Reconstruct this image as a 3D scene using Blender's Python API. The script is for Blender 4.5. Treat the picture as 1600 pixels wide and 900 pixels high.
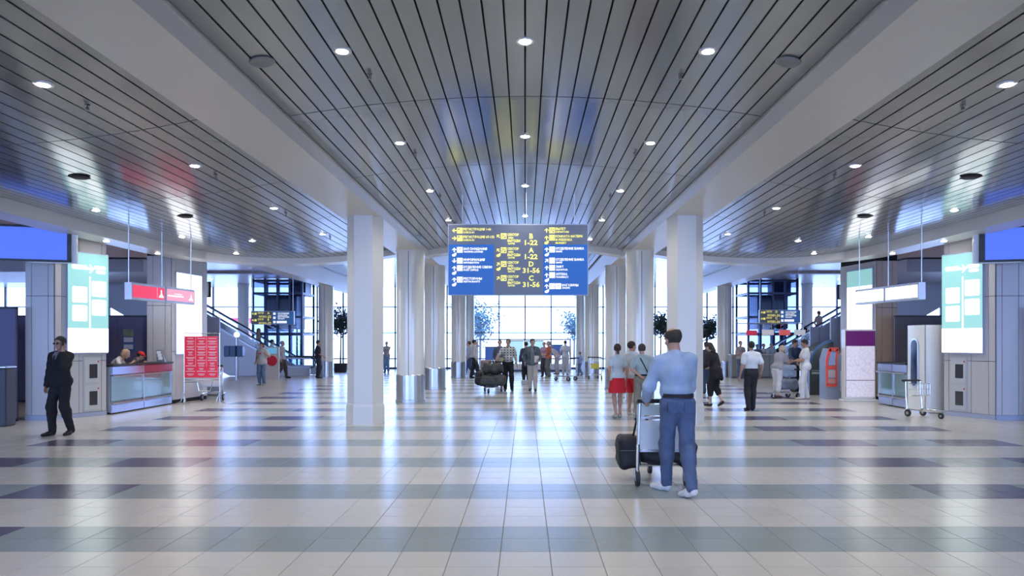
import bpy, math, random
import numpy as np
from mathutils import Vector, Matrix

for o in list(bpy.data.objects): bpy.data.objects.remove(o)
SC = bpy.context.scene
COL = SC.collection
PI = math.pi
random.seed(4)

# ------------------------------------------------------------ camera, sky, exposure
FPX = 1133.0; VX = 820.5; VY = 535.0; CH = 1.7
cam = bpy.data.cameras.new('camera'); camo = bpy.data.objects.new('camera', cam); COL.objects.link(camo)
camo.location = (0, 0, CH); camo.rotation_euler = (PI/2, 0, 0)
cam.sensor_width = 36; cam.lens = 36*FPX/1600
cam.shift_x = -(VX-800)/1600; cam.shift_y = (VY-450)/1600
cam.clip_end = 500
SC.camera = camo
SC.view_settings.view_transform = 'Standard'; SC.view_settings.look = 'None'
SC.view_settings.gamma = 1; SC.view_settings.exposure = 1.12
EK = 2**-1.12                       # sign and screen brightness is given for exposure 0
w = bpy.data.worlds.new('sky'); SC.world = w; w.use_nodes = True
nt = w.node_tree; bg = nt.nodes['Background']
bg.inputs[0].default_value = (0.36, 0.52, 1.0, 1); bg.inputs[1].default_value = 4.4
def portal(name, loc, rot, sx, sy):
    l = bpy.data.lights.new(name, 'AREA'); l.shape = 'RECTANGLE'; l.size = sx; l.size_y = sy
    l.cycles.is_portal = True
    o = bpy.data.objects.new(name, l); COL.objects.link(o); o.location = loc; o.rotation_euler = rot
portal('window_portal', (0, 46.25, 2.7), (-PI/2, 0, 0), 69, 5.4)
portal('window_portal', (0, -12.25, 2.7), (PI/2, 0, 0), 69, 5.4)  # portal of the glazing added behind the camera
LAMP_W = 42.0

# ------------------------------------------------------------ helpers
def PX(px, d): return (px-VX)*d/FPX
def PZ(py, d): return CH-(py-VY)*d/FPX
def DF(py): return CH*FPX/(py-VY)

MATS = {}
def mat(name, col, rough=.5, metal=0., emit=None, es=0., bump=0., bscale=20., var=0., coat=0., alpha=None, spec=.5):
    if name in MATS: return MATS[name]
    m = bpy.data.materials.new(name); m.use_nodes = True; n = m.node_tree; b = n.nodes['Principled BSDF']
    b.inputs['Base Color'].default_value = (*col, 1); b.inputs['Roughness'].default_value = rough
    b.inputs['Metallic'].default_value = metal
    b.inputs['Specular IOR Level'].default_value = spec
    if coat: b.inputs['Coat Weight'].default_value = coat; b.inputs['Coat Roughness'].default_value = .08
    if emit: b.inputs['Emission Color'].default_value = (*emit, 1); b.inputs['Emission Strength'].default_value = es*EK
    if bump or var:
        tc = n.nodes.new('ShaderNodeTexCoord'); nz = n.nodes.new('ShaderNodeTexNoise')
        nz.inputs['Scale'].default_value = bscale; nz.inputs['Detail'].default_value = 3
        n.links.new(tc.outputs['Object'], nz.inputs['Vector'])
        if bump:
            bp = n.nodes.new('ShaderNodeBump'); bp.inputs['Strength'].default_value = bump; bp.inputs['Distance'].default_value = .02
            n.links.new(nz.outputs['Fac'], bp.inputs['Height']); n.links.new(bp.outputs[0], b.inputs['Normal'])
        if var:
            mx = n.nodes.new('ShaderNodeMix'); mx.data_type = 'RGBA'
            mx.inputs[6].default_value = (*[max(0, c*(1-var)) for c in col], 1)
            mx.inputs[7].default_value = (*[min(1, c*(1+var)) for c in col], 1)
            n.links.new(nz.outputs['Fac'], mx.inputs[0]); n.links.new(mx.outputs[2], b.inputs['Base Color'])
    MATS[name] = m; return m

def glass_mat(name, tint=(.95, .98, 1), refl=.08, dens=0.):
    if name in MATS: return MATS[name]
    m = bpy.data.materials.new(name); m.use_nodes = True; n = m.node_tree; n.nodes.clear()
    out = n.nodes.new('ShaderNodeOutputMaterial'); tr = n.nodes.new('ShaderNodeBsdfTransparent'); gl = n.nodes.new('ShaderNodeBsdfGlossy')
    gl.inputs['Roughness'].default_value = .04; tr.inputs[0].default_value = (*tint, 1)
    fr = n.nodes.new('ShaderNodeFresnel'); fr.inputs[0].default_value = 1.45
    mx = n.nodes.new('ShaderNodeMixShader')
    n.links.new(fr.outputs[0], mx.inputs[0]); n.links.new(tr.outputs[0], mx.inputs[1]); n.links.new(gl.outputs[0], mx.inputs[2])
    n.links.new(mx.outputs[0], out.inputs[0]); MATS[name] = m; return m

class MB:
    def __init__(s): s.v = []; s.f = []
    def add(s, vs, fs):
        k = len(s.v); s.v += [tuple(v) for v in vs]; s.f += [tuple(i+k for i in f) for f in fs]; return s
    def box(s, x0, x1, y0, y1, z0, z1, R=None, c=None):
        vs = [Vector((x, y, z)) for z in (z0, z1) for y in (y0, y1) for x in (x0, x1)]
        if R is not None:
            c = Vector(c) if c is not None else Vector((0, 0, 0)); vs = [R@v+c for v in vs]
        return s.add(vs, [(0,2,3,1),(4,5,7,6),(0,1,5,4),(2,6,7,3),(0,4,6,2),(1,3,7,5)])
    def bev(s, x0, x1, y0, y1, z0, z1, b=.01):   # box whose vertical edges are chamfered and whose rims step in
        def ring(i, z): 
            a = b+i
            return [(x0+i+b,y0+i,z),(x1-i-b,y0+i,z),(x1-i,y0+i+b,z),(x1-i,y1-i-b,z),(x1-i-b,y1-i,z),(x0+i+b,y1-i,z),(x0+i,y1-i-b,z),(x0+i,y0+i+b,z)]
        vs = ring(b, z0)+ring(0, z0+b)+ring(0, z1-b)+ring(b, z1)
        fs = [tuple(range(7, -1, -1)), tuple(range(24, 32))]
        for r in range(3):
            for i in range(8):
                j = (i+1) % 8; fs.append((r*8+i, r*8+j, r*8+8+j, r*8+8+i))
        return s.add(vs, fs)
    def tube(s, a, b, r, n=10, r2=None, cap=True):
        a = Vector(a); b = Vector(b); r2 = r if r2 is None else r2
        d = (b-a); 
        if d.length < 1e-6: return s
        q = d.to_track_quat('Z', 'Y'); vs = []
        for p, rr in ((a, r), (b, r2)):
            for i in range(n):
                t = 2*PI*i/n; vs.append(p+q@Vector((rr*math.cos(t), rr*math.sin(t), 0)))
        fs = [(i, (i+1) % n, n+(i+1) % n, n+i) for i in range(n)]
        if cap: fs += [tuple(range(n-1, -1, -1)), tuple(range(n, 2*n))]
        return s.add(vs, fs)
    def path(s, pts, r, n=8):
        for i in range(len(pts)-1): s.tube(pts[i], pts[i+1], r, n)
        for p in pts[1:-1]: s.ball(p, r, n, 4)
        return s
    def ball(s, c, r, n=10, m=6, sc=(1, 1, 1)):
        vs = []; fs = []
        for j in range(m+1):
            ph = PI*j/m
            for i in range(n):
                t = 2*PI*i/n
                vs.append((c[0]+r*sc[0]*math.sin(ph)*math.cos(t), c[1]+r*sc[1]*math.sin(ph)*math.sin(t), c[2]+r*sc[2]*math.cos(ph)))
        for j in range(m):
            for i in range(n):
                fs.append((j*n+i, (j+1)*n+i, (j+1)*n+(i+1) % n, j*n+(i+1) % n))
        return s.add(vs, fs)
    def lathe(s, prof, n=32, c=(0, 0, 0), ph=0.):
        vs = []; fs = []
        for r, z in prof:
            for i in range(n):
                t = 2*PI*i/n+ph; vs.append((c[0]+r*math.cos(t), c[1]+r*math.sin(t), c[2]+z))
        for j in range(len(prof)-1):
            for i in range(n):
                fs.append((j*n+i, j*n+(i+1) % n, (j+1)*n+(i+1) % n, (j+1)*n+i))
        fs.append(tuple(range(n-1, -1, -1))); k = (len(prof)-1)*n; fs.append(tuple(range(k, k+n)))
        return s.add(vs, fs)
    def prism(s, poly, z0, z1):       # polygon in x,y counter-clockwise
        n = len(poly); vs = [(x, y, z0) for x, y in poly]+[(x, y, z1) for x, y in poly]
        fs = [tuple(range(n-1, -1, -1)), tuple(range(n, 2*n))]+[(i, (i+1) % n, n+(i+1) % n, n+i) for i in range(n)]
        return s.add(vs, fs)
    def slab(s, poly, y0, y1):        # polygon in x,z pushed from y0 to y1
        n = len(poly); vs = [(x, y0, z) for x, z in poly]+[(x, y1, z) for x, z in poly]
        fs = [tuple(range(n)), tuple(range(2*n-1, n-1, -1))]+[(i, n+i, n+(i+1) % n, (i+1) % n) for i in range(n)]
        return s.add(vs, fs)
    def mesh(s, name, m, smooth=False):
        me = bpy.data.meshes.new(name); me.from_pydata(s.v, [], s.f)
        if m: me.materials.append(m)
        if smooth: me.polygons.foreach_set('use_smooth', [len(p.vertices) <= 4 for p in me.polygons])
        me.update(); return me
    def build(s, name, m, parent=None, smooth=False, kind=None, label=None, loc=None, rot=None):
        return link(name, s.mesh(name, m, smooth), parent, kind, label, loc, rot)

def link(name, me, parent=None, kind=None, label=None, loc=None, rot=None):
    o = bpy.data.objects.new(name, me); COL.objects.link(o)
    if parent: o.parent = parent
    if kind: o['kind'] = kind
    if label: o['label'] = label
    if loc: o.location = loc
    if rot: o.rotation_euler = rot
    return o
def thing(name, label, cat, loc=(0, 0, 0), rz=0, group=None):
    o = bpy.data.objects.new(name, None); COL.objects.link(o); o.location = loc; o.rotation_euler = (0, 0, rz)
    o.empty_display_size = .1; o['label'] = label; o['category'] = cat
    if group: o['group'] = group
    return o
def tag(o, label, cat, group=None):
    o['label'] = label; o['category'] = cat
    if group: o['group'] = group
    return o

# ------------------------------------------------------------ materials
cream = mat('cream_paint', (.66, .62, .56), .35, var=.03, bscale=3)
fascia_m = mat('fascia_paint', (.72, .72, .72), .3, spec=.5)
steel = mat('brushed_steel', (.62, .64, .68), .28, 1, bump=.02, bscale=60)
chrome = mat('chrome_tube', (.75, .77, .8), .15, 1)
dark = mat('black_plastic', (.012, .012, .015), .4)
rubber = mat('rubber', (.03, .03, .033), .7)
lilac = mat('pale_blue_laminate', (.42, .47, .62), .35)
navy = mat('navy_partition', (.13, .125, .25), .45, var=.05, bscale=4)
clad = mat('pylon_cladding', (.60, .585, .60), .38, 0, coat=.2)
white_m = mat('white_lacquer', (.82, .84, .86), .25)
mull = mat('window_mullion_metal', (.10, .11, .13), .5, .2)
glass = glass_mat('clear_glass')
backing = mat('ceiling_void', (.008, .009, .012), .8)

def ceil_mat():
    m = mat('ceiling_panel_metal', (.34, .355, .37), .16, .6); n = m.node_tree; b = n.nodes['Principled BSDF']
    tc = n.nodes.new('ShaderNodeNewGeometry'); mp = n.nodes.new('ShaderNodeMapping'); mp.inputs['Scale'].default_value = (1.6, .7, 1)
    nz = n.nodes.new('ShaderNodeTexNoise'); nz.inputs['Scale'].default_value = 1.5; nz.inputs['Detail'].default_value = 1
    bp = n.nodes.new('ShaderNodeBump'); bp.inputs['Strength'].default_value = .35; bp.inputs['Distance'].default_value = .012
    n.links.new(tc.outputs['Position'], mp.inputs[0]); n.links.new(mp.outputs[0], nz.inputs['Vector'])
    n.links.new(nz.outputs['Fac'], bp.inputs['Height']); n.links.new(bp.outputs[0], b.inputs['Normal'])
    return m
ceil_m = ceil_mat()

def floor_mat():
    m = bpy.data.materials.new('floor_tile_ceramic'); m.use_nodes = True; n = m.node_tree; b = n.nodes['Principled BSDF']
    L = n.links.new
    def M(op, a, b_=None, c=None):
        x = n.nodes.new('ShaderNodeMath'); x.operation = op
        for i, v in enumerate((a, b_, c)):
            if v is None: continue
            if isinstance(v, (int, float)): x.inputs[i].default_value = v
            else: L(v, x.inputs[i])
        return x.outputs[0]
    g = n.nodes.new('ShaderNodeNewGeometry'); sp = n.nodes.new('ShaderNodeSeparateXYZ'); L(g.outputs['Position'], sp.inputs[0])
    X, Y = sp.outputs[0], sp.outputs[1]
    AX = M('ABSOLUTE', X)
    ph = M('FLOORED_MODULO', M('SUBTRACT', Y, 5.89), 2.0)
    inside = M('LESS_THAN', AX, 8.2)
    band = M('MULTIPLY', M('LESS_THAN', ph, .8), inside)
    acc1 = M('MULTIPLY', M('GREATER_THAN', AX, 4.6), M('LESS_THAN', AX, 5.8))
    acc2 = M('GREATER_THAN', AX, 7.0)
    acc = M('MULTIPLY', M('MAXIMUM', acc1, acc2), band)
    wn = n.nodes.new('ShaderNodeTexWhiteNoise'); wn.noise_dimensions = '2D'
    cv = n.nodes.new('ShaderNodeCombineXYZ')
    L(M('FLOOR', M('DIVIDE', M('SUBTRACT', X, .2), .4)), cv.inputs[0]); L(M('FLOOR', M('DIVIDE', M('SUBTRACT', Y, 5.09), .4)), cv.inputs[1])
    L(cv.outputs[0], wn.inputs['Vector'])
    nz = n.nodes.new('ShaderNodeTexNoise'); nz.inputs['Scale'].default_value = 9; nz.inputs['Detail'].default_value = 4; L(g.outputs['Position'], nz.inputs['Vector'])
    def mix(f, a, c):
        x = n.nodes.new('ShaderNodeMix'); x.data_type = 'RGBA'; L(f, x.inputs[0])
        for i, v in ((6, a), (7, c)):
            if isinstance(v, tuple): x.inputs[i].default_value = (*v, 1)
            else: L(v, x.inputs[i])
        return x.outputs[2]
    c = mix(band, (.60, .585, .55), (.285, .335, .34))
    c = mix(acc, c, (.115, .108, .165))
    # soft wear between tiles, and thin joints where no tile geometry is built
    va = M('ADD', M('MULTIPLY', wn.outputs['Value'], .07), M('MULTIPLY', nz.outputs['Fac'], .06))
    hs = n.nodes.new('ShaderNodeHueSaturation'); L(M('ADD', va, .935), hs.inputs['Value']); L(c, hs.inputs['Color'])
    L(hs.outputs[0], b.inputs['Base Color'])
    b.inputs['Roughness'].default_value = .23; b.inputs['Specular IOR Level'].default_value = .75
    L(M('ADD', M('MULTIPLY', nz.outputs['Fac'], .08), .19), b.inputs['Roughness'])
    return m
floor_m = floor_mat()
grout = mat('tile_grout', (.20, .20, .20), .8)

# ------------------------------------------------------------ floor
TX0, TX1, TY0, TY1 = -11.8, 12.2, 4.29, 26.29
f = MB()
f.add([(TX0,TY0,-.004),(TX1,TY0,-.004),(TX1,TY1,-.004),(TX0,TY1,-.004)], [(0,1,2,3)])
fl = f.build('floor', grout, kind='structure')
f = MB()
def quad(x0, x1, y0, y1): f.box(x0, x1, y0, y1, -.2, 0)
quad(-35, 35, -12.2, TY0); quad(-35, 35, TY1, 46.2); quad(-35, TX0, TY0, TY1); quad(TX1, 35, TY0, TY1)
f.build('floor_surround', floor_m, fl)
tm = MB(); e = .0025
tm.add([(-.2+e,-.2+e,-.004),(.2-e,-.2+e,-.004),(.2-e,.2-e,-.004),(-.2+e,.2-e,-.004),
        (-.2+e+.002,-.2+e+.002,0),(.2-e-.002,-.2+e+.002,0),(.2-e-.002,.2-e-.002,0),(-.2+e+.002,.2-e-.002,0)],
       [(4,5,6,7),(0,1,5,4),(1,2,6,5),(2,3,7,6),(3,0,4,7)])
tmesh = tm.mesh('tile', floor_m)
cand = []; rest = MB()
nx = round((TX1-TX0)/.4); ny = round((TY1-TY0)/.4)
for j in range(ny):
    for i in range(nx):
        cx = TX0+.2+.4*i; cy = TY0+.2+.4*j
        vis = cy > 5.0 and abs(cx)-.2 < .72*(cy+.2)
        cand.append((cy if vis else 1e6+cy, cx, cy))
cand.sort()
for k, (s_, cx, cy) in enumerate(cand):
    if k < 295: link('tile', tmesh, fl, loc=(cx, cy, 0))
    else: rest.add([(v[0]+cx, v[1]+cy, v[2]) for v in tm.v], tm.f)
rest.build('tile_field', floor_m, fl, kind='stuff')

# ------------------------------------------------------------ ceilings
def zc(x): return 4.82-.255*(x/3.01)**2
def zs(x): return 4.17+.03*(7.6-abs(x))**2
PW = .2; SEG = 3.46; Y0 = 5.74
pan = MB().box(-.0905, .0905, 0, SEG-.022, 0, .02)
pan.add([(-.0905,0,.02),(-.0905,SEG-.022,.02),(-.0905,SEG-.022,.05),(-.0905,0,.05)],[(0,1,2,3)]).add([(.0905,0,.02),(.0905,SEG-.022,.02),(.0905,SEG-.022,.05),(.0905,0,.05)],[(0,1,2,3)])
pmesh = pan.mesh('ceiling_panel', ceil_m)
def ceiling_bay(name, x0, x1, zf, ends):
    n = round((x1-x0)/PW); b = MB()
    for i in range(n):                         # dark void behind the panels
        a, c = x0+(x1-x0)*i/n, x0+(x1-x0)*(i+1)/n
        b.add([(a,-12.2,zf(a)+.055),(c,-12.2,zf(c)+.055),(c,22.6,zf(c)+.055),(a,22.6,zf(a)+.055)], [(0,3,2,1)])
    root = b.build(name, backing, kind='structure')
    st = MB()
    for i in range(n):
        xa = x0+(x1-x0)*i/n; xb = x0+(x1-x0)*(i+1)/n; xm = (xa+xb)/2
        ang = math.atan2(zf(xb)-zf(xa), xb-xa); zm = (zf(xa)+zf(xb))/2
        R = Matrix.Rotation(-ang, 3, 'Y')
        for k in range(5):
            yy = Y0+SEG*k; L_ = min(yy+SEG, ends(xm))-yy
            if L_ < .1: continue
            o = link('ceiling_panel', pmesh, root, loc=(xm, yy+.007, zm), rot=(0, -ang, 0))
            if L_ < SEG: o.scale = (1, L_/SEG, 1)
        for k in range(-6, 0):
            yy = Y0+SEG*k
            if yy+SEG < -12: continue
            st.add([R@Vector(v)+Vector((xm, yy, zm)) for v in pan.v], pan.f)
    st.build('panel_field', ceil_m, root, kind='stuff')
    return root
def side_end(x):
    a = abs(x)
    return float(np.interp(a, [3.8, 5.3, 7.1, 7.8, 8.6, 9.0, 9.4], [22.3, 21.9, 21.35, 21.1, 20.6, 20.0, 18.8]))
ceiling_bay('ceiling', -3.0, 3.0, zc, lambda x: 22.5)
ceiling_bay('ceiling', -9.25, -3.85, zs, side_end)
ceiling_bay('ceiling', 3.85, 9.25, zs, side_end)

# long soffit beams above the column rows
for i, s in enumerate((-1, 1)):
    xa, xb = sorted((s*3.01, s*3.85))
    b = MB().box(xa, xb, -12.2, 22.7, 4.32, 5.35)
    b.box(xa-.012, xb+.012, -12.2, 22.6, 4.52, 4.535)
    b.build('trim_%d' % (i+1), cream, kind='structure')
    b = MB().box(xa+.06, xb-.06, 22.7, 46, 4.48, 5.35)
    b.build('trim_%d' % (i+3), cream, kind='structure')
    xa, xb = sorted((s*9.45, s*10.15))
    MB().box(xa, xb, 22.2, 46, 4.47, 5.35).build('trim_%d' % (i+5), cream, kind='structure')
# curved fascia that closes each bay of the ceiling
def fascia(name, pts, off):
    b = MB(); 
    for (x, y, zt, zb), (x2, y2, zt2, zb2), (ox, oy), (ox2, oy2) in zip(pts[:-1], pts[1:], off[:-1], off[1:]):
        vs = [(x,y,zt),(x2,y2,zt2),(x2,y2,zb2),(x,y,zb),(x+ox,y+oy,zt),(x2+ox2,y2+oy2,zt2),(x2+ox2,y2+oy2,zb2),(x+ox,y+oy,zb)]
        b.add(vs, [(0,1,2,3),(3,2,6,7),(5,4,7,6),(4,5,1,0)])
    return b.build(name, fascia_m, kind='structure')
for i, s in enumerate((-1, 1)):
    pl = [(9.2,-12.2),(9.2,-4),(9.2,4),(9.2,12),(9.2,18),(9.17,18.8),(9.05,19.5),(8.85,20.1),(8.5,20.6),(8.0,21.0),(7.4,21.25),(6.6,21.5),(5.6,21.8),(4.6,22.1),(3.85,22.3)]
    pts = [(s*x, y, zs(x)+.02, min(4.0+.0*x, 9) if x > 8.4 else zs(x)-.17) for x, y in pl]
    off = [(s*.62, 0)]*5+[(s*.62,.1),(s*.6,.2),(s*.55,.3),(s*.45,.45),(s*.3,.6),(s*.15,.6),(0,.6),(0,.6),(0,.6),(0,.6)]
    fascia('trim_%d' % (i+7), pts, off)
cp = [(-3.01+6.02*i/12, 22.5) for i in range(13)]
fascia('trim_9', [(x, y, zc(x)+.02, zc(x)-.17) for x, y in cp], [(0, .6)]*13)
# bulkhead above the fascia, unseen slab added to keep out sky light, and the high ceiling beyond
MB().box(-35, 35, -12.2, 46.2, 5.36, 5.6).build('ceiling_sky_block', backing, kind='structure')
m_high = mat('high_ceiling_board', (.50, .49, .56), .3, .1)
hc = MB()
for s in (-1, 1):
    xa, xb = sorted((s*9.86, s*35)); hc.box(xa, xb, -12.2, 46.2, 5.2, 5.3)
hc.build('ceiling_high', m_high, kind='structure')
st = MB()
for x0 in np.arange(-9.4, 9.4, .2):
    if 2.95 < abs(x0+.1) < 3.9: continue
    for k in range(7): st.box(x0+.008, x0+.192, 23.1+3.3*k, 23.1+3.3*k+3.285, 5.2, 5.22)
hb = MB().box(-9.5, 9.5, 22.6, 46.2, 5.26, 5.3).build('ceiling_far', backing, kind='structure')
st.build('panel_field', ceil_m, hb, kind='stuff')
bm_ = mat('cross_beam_paint', (.52, .50, .55), .4)
MB().box(-35, -10.15, 35.6, 36.2, 5.07, 5.2).build('trim_10', bm_, kind='structure')
MB().box(10.15, 35, 35.6, 36.2, 5.07, 5.2).build('trim_11', bm_, kind='structure')
for i, s in enumerate((-1, 1)):      # gallery slab reached by the escalator
    xa, xb = sorted((s*15.8, s*35)); MB().box(xa, xb, 30, 35.4, 4.62, 5.15).build('trim_%d' % (12+i), bm_, kind='structure')
for i, s in enumerate((-1, 1)):      # brown bulkhead over the side booths
    xa, xb = sorted((s*9.9, s*17)); MB().box(xa, xb, 17.2, 26.2, 4.78, 5.19).build('trim_%d' % (14+i), mat('brown_bulkhead', (.62, .40, .30), .6), kind='structure')
# side walls
MB().box(-35.2, -35, -12.2, 46.2, 0, 5.4).build('wall_left', cream, kind='structure')
MB().box(35, 35.2, -12.2, 46.2, 0, 5.4).build('wall_right', cream, kind='structure')
MB().box(-120, 120, 46.4, 160, -.3, -.05).build('ground', mat('forecourt_concrete', (.7, .7, .72), .7, var=.08, bscale=.5), kind='structure')
MB().box(-120, 120, -90, -12.4, -.3, -.05).build('ground', MATS['forecourt_concrete'], kind='structure')

# ------------------------------------------------------------ glazed end walls
G = 1.655
def glazing(name, y):
    fr = MB().box(-35, 35, y-.12, y+.12, 0, .12).box(-35, 35, y-.12, y+.12, 5.2, 5.4)
    root = fr.build(name, mull, kind='structure')
    vm = MB().box(-.04, .04, -.08, .08, .12, 5.2).mesh('mullion', mull)
    pm = MB().box(-G/2+.035, G/2-.035, -.006, .006, .03, G-.03).mesh('pane', glass)
    zr = [.66, 2.31, 3.95]
    for z in zr: MB().box(-35, 35, y-.05, y+.05, z-.035, z+.035).build('transom', mull, root)
    for i in range(-21, 22):
        link('mullion', vm, root, loc=(i*G, y, 0))
    for i in range(-21, 21):
        for k, z in enumerate((.66, 2.31, 3.95)):
            o = link('pane', pm, root, loc=((i+.5)*G, y, z)); 
            if k == 2: o.scale = (1, 1, .75)
        o = link('pane', pm, root, loc=((i+.5)*G, y, .12)); o.scale = (1, 1, .32)
glazing('window_1', 46.2); glazing('window_added_rear', -12.3)  # the rear glazing is added behind the camera to give fill light

# ------------------------------------------------------------ columns
tilepaint = mat('column_enamel', (.80, .80, .77), .14, 0, coat=.5)
def hexcol(s, label):
    c = (s*3.36, 15.25); t = thing('faceted_column', label, 'column', (c[0], c[1], 0))
    rot = s*math.radians(-5)
    def hexr(a): 
        R = a/math.cos(PI/6); return R
    MB().lathe([(hexr(.325), .42), (hexr(.325), 4.33)], 6, ph=rot+0).build('shaft', mat('column_paint', (.76, .76, .74), .32), t)
    MB().lathe([(hexr(.345), 0), (hexr(.345), .36), (hexr(.335), .41), (hexr(.326), .425)], 6, ph=rot).build('plinth', MATS['column_paint'], t)
hexcol(-1, 'cream six-sided column nearest the camera, left of the hanging sign')
hexcol(1, 'cream six-sided column nearest the camera, behind the man with the trolley')
def roundcol(x, y, r, ztop, label, base=.78, group=None):
    t = thing('round_column', label, 'column', (x, y, 0), 0, group)
    n = 32; sh = MB()
    for q in range(2):                                      # two half shells with a vertical joint between them
        pr = []; a0 = -PI/2+q*PI+.02; 
        pr = [(r*math.cos(a0+(PI-.04)*i/16), r*math.sin(a0+(PI-.04)*i/16)) for i in range(17)]
        inn = [(x_*.9, y_*.9) for x_, y_ in reversed(pr)]
        m = MB().prism(pr+inn, base, ztop)
        m.build('enamel_shell', tilepaint, t, smooth=False)
    MB().lathe([(r*.93, .05), (r*.93, ztop)], 24).build('core', backing, t)
    MB().lathe([(r+.03, 0), (r+.03, .06), (r+.012, .07), (r+.012, base-.02), (r, base)], 32).build('steel_base', steel, t, smooth=False)
    MB().lathe([(r+.02, ztop-.05), (r+.02, ztop)], 32).build('collar', fascia_m, t)
    return t
names = ['second', 'third', 'fourth', 'farthest']
for k, (y, r) in enumerate(((20.9, .40), (26.5, .385), (35.3, .36), (41.2, .36))):
    for s, side in ((-1, 'left'), (1, 'right')):
        x = s*(3.3 if k < 2 else 3.24)
        roundcol(x, y, r, 4.34 if k == 0 else 4.5, 'glossy cream round column with steel base, %s along the %s row' % (names[k], side), .78)
roundcol(-9.8, 35.7, .36, 4.5, 'glossy cream round column right of the left escalator and glass lift')
roundcol(9.8, 35.7, .36, 4.5, 'glossy cream round column left of the right glass lift')
roundcol(-16.9, 43.5, .33, 5.2, 'slim pale round column between the left escalator and the windows')
roundcol(16.9, 43.5, .33, 5.2, 'slim pale round column between the right escalator and the windows')

# ------------------------------------------------------------ ceiling lamps, sprinklers, speakers, vents
lamp_em = mat('lamp_lens', (1, 1, 1), .3, emit=(1, .93, .84), es=60)
lrim = MB(); lrim.lathe([(.062, .0), (.095, -.004), (.1, .004), (.1, .03), (.062, .03)], 20)
lrim_me = lrim.mesh('rim', white_m, True)
llens = MB().lathe([(.062, .012), (.06, -.006), (.04, -.014), (.01, -.017)], 16).mesh('lens', lamp_em)
def lamp(x, y, z, label, power=1., group=None, tilt=0):
    t = thing('ceiling_light', label, 'light', (x, y, z), 0, group); t.rotation_euler = (0, tilt, 0)
    link('rim', lrim_me, t); link('lens', llens, t)
    l = bpy.data.lights.new('lamp_beam', 'SPOT'); l.energy = LAMP_W*power; l.color = (1, .95, .88); l.spot_size = math.radians(150); l.spot_blend = .9; l.shadow_soft_size = .06
    o = bpy.data.objects.new('lamp_beam', l); COL.objects.link(o); o.parent = t; o.location = (0, 0, -.05)
rows = ['nearest', 'second nearest', 'third', 'fourth', 'farthest']
for k in range(5):
    y = 7.52+3.46*k
    for x, nm in ((0, 'middle line of the central ceiling'), (-1.9, 'left line of the central ceiling'), (1.9, 'right line of the central ceiling'),
                  (-5.0, 'inner line of the left ceiling'), (5.0, 'inner line of the right ceiling')):
        if k == 4 and abs(x) < 3: y = 21.2
        z = (zc(x) if abs(x) < 3 else zs(x))-.002
        if k == 4 and abs(x) > 3: y = 20.8
        sl = 0
        lamp(x, y, z, 'round downlight, %s in the %s' % (rows[k], nm))
for k, y in enumerate((13.6, 17.0, 20.2)):
    for s, side in ((-1, 'left'), (1, 'right')):
        lamp(s*8.05, y, zs(8.05)-.002, 'round downlight, %s in the outer line of the %s ceiling' % (('nearest', 'middle', 'farthest')[k], side))
for s, side in ((-1, 'left'), (1, 'right')):
    lamp(s*9.5, 16.45, 3.998, 'soffit downlight beside the near %s pylon' % side, .7)
    lamp(s*9.5, 18.75, 3.998, 'soffit downlight over the %s counter' % side, 1.)
    lamp(s*6.7, 17.8, zs(6.7)-.002, 'round downlight in the mid line of the %s ceiling' % side)
    for k, (x, y) in enumerate(((13.6, 31.5), (17.3, 40.), (18.2, 44.5), (13.5, 24), (20, 22), (25, 38))):
        lamp(s*x, y, 5.198, 'small downlight in the high %s hall ceiling, %s' % (side, ('above the direction sign','behind the cross beam','closest to the windows','behind the far pylon','over the booth','deep in the side hall')[k]), 1.3)
for k, y in enumerate((25.2, 28.8, 33, 38)):  # lamps added over the far bays to brighten the columns there
    for x, nm in ((-6.6, 'left'), (0, 'central'), (6.6, 'right')):
        lamp(x, y, 5.198, 'added fill downlight in the far %s bay, %s' % (nm, ('nearest', 'second', 'third', 'farthest')[k]), 3.0)
# unseen lamps added behind the camera to light the hall, on the same grid
for k in range(4):
    for x in (-5.0, -1.9, 1.9, 5.0):
        lamp(x, 7.52-3.46*(k+1), (zc(x) if abs(x) < 3 else zs(x))-.002, 'added downlight behind the viewpoint, %s row back, %s' % (('first', 'second', 'third', 'last')[k], {-5.0: 'far left', -1.9: 'centre left', 1.9: 'centre right', 5.0: 'right ceiling'}[x]))
chr_ = mat('sprinkler_metal', (.16, .15, .15), .4, .8)
sp_me = (MB().lathe([(.03, 0), (.03, -.008)], 12).tube((0,0,-.008), (0,0,-.05), .008, 6).tube((-.02,0,-.02),(-.012,0,-.05),.004,5).tube((.02,0,-.02),(.012,0,-.05),.004,5).lathe([(.028,-.052),(.028,-.056)], 10)).mesh('sprinkler', chr_)
for k in range(4):
    for x, nm in ((-1.76, 'left side of the central ceiling'), (1.76, 'right side of the central ceiling'), (-4.95, 'left ceiling'), (4.95, 'right ceiling')):
        z = (zc(x) if abs(x) < 3 else zs(x))
        tag(link('sprinkler', sp_me, loc=(x, 8.2+3.4*k, z)), 'small metal fire sprinkler, %s on the %s' % (rows[k], nm), 'sprinkler')
spk = mat('speaker_grille', (.22, .23, .24), .5)
vent_m = mat('vent_dark', (.03, .03, .04), .6)
spm = MB().lathe([(.13, .0), (.125, -.012), (.1, -.014), (.02, -.008)], 24).mesh('ceiling_speaker', spk)
vm_ = MB().lathe([(.13, 0), (.15, -.01), (.1, -.03), (.05, -.035)], 24).mesh('ceiling_vent', vent_m)
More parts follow.
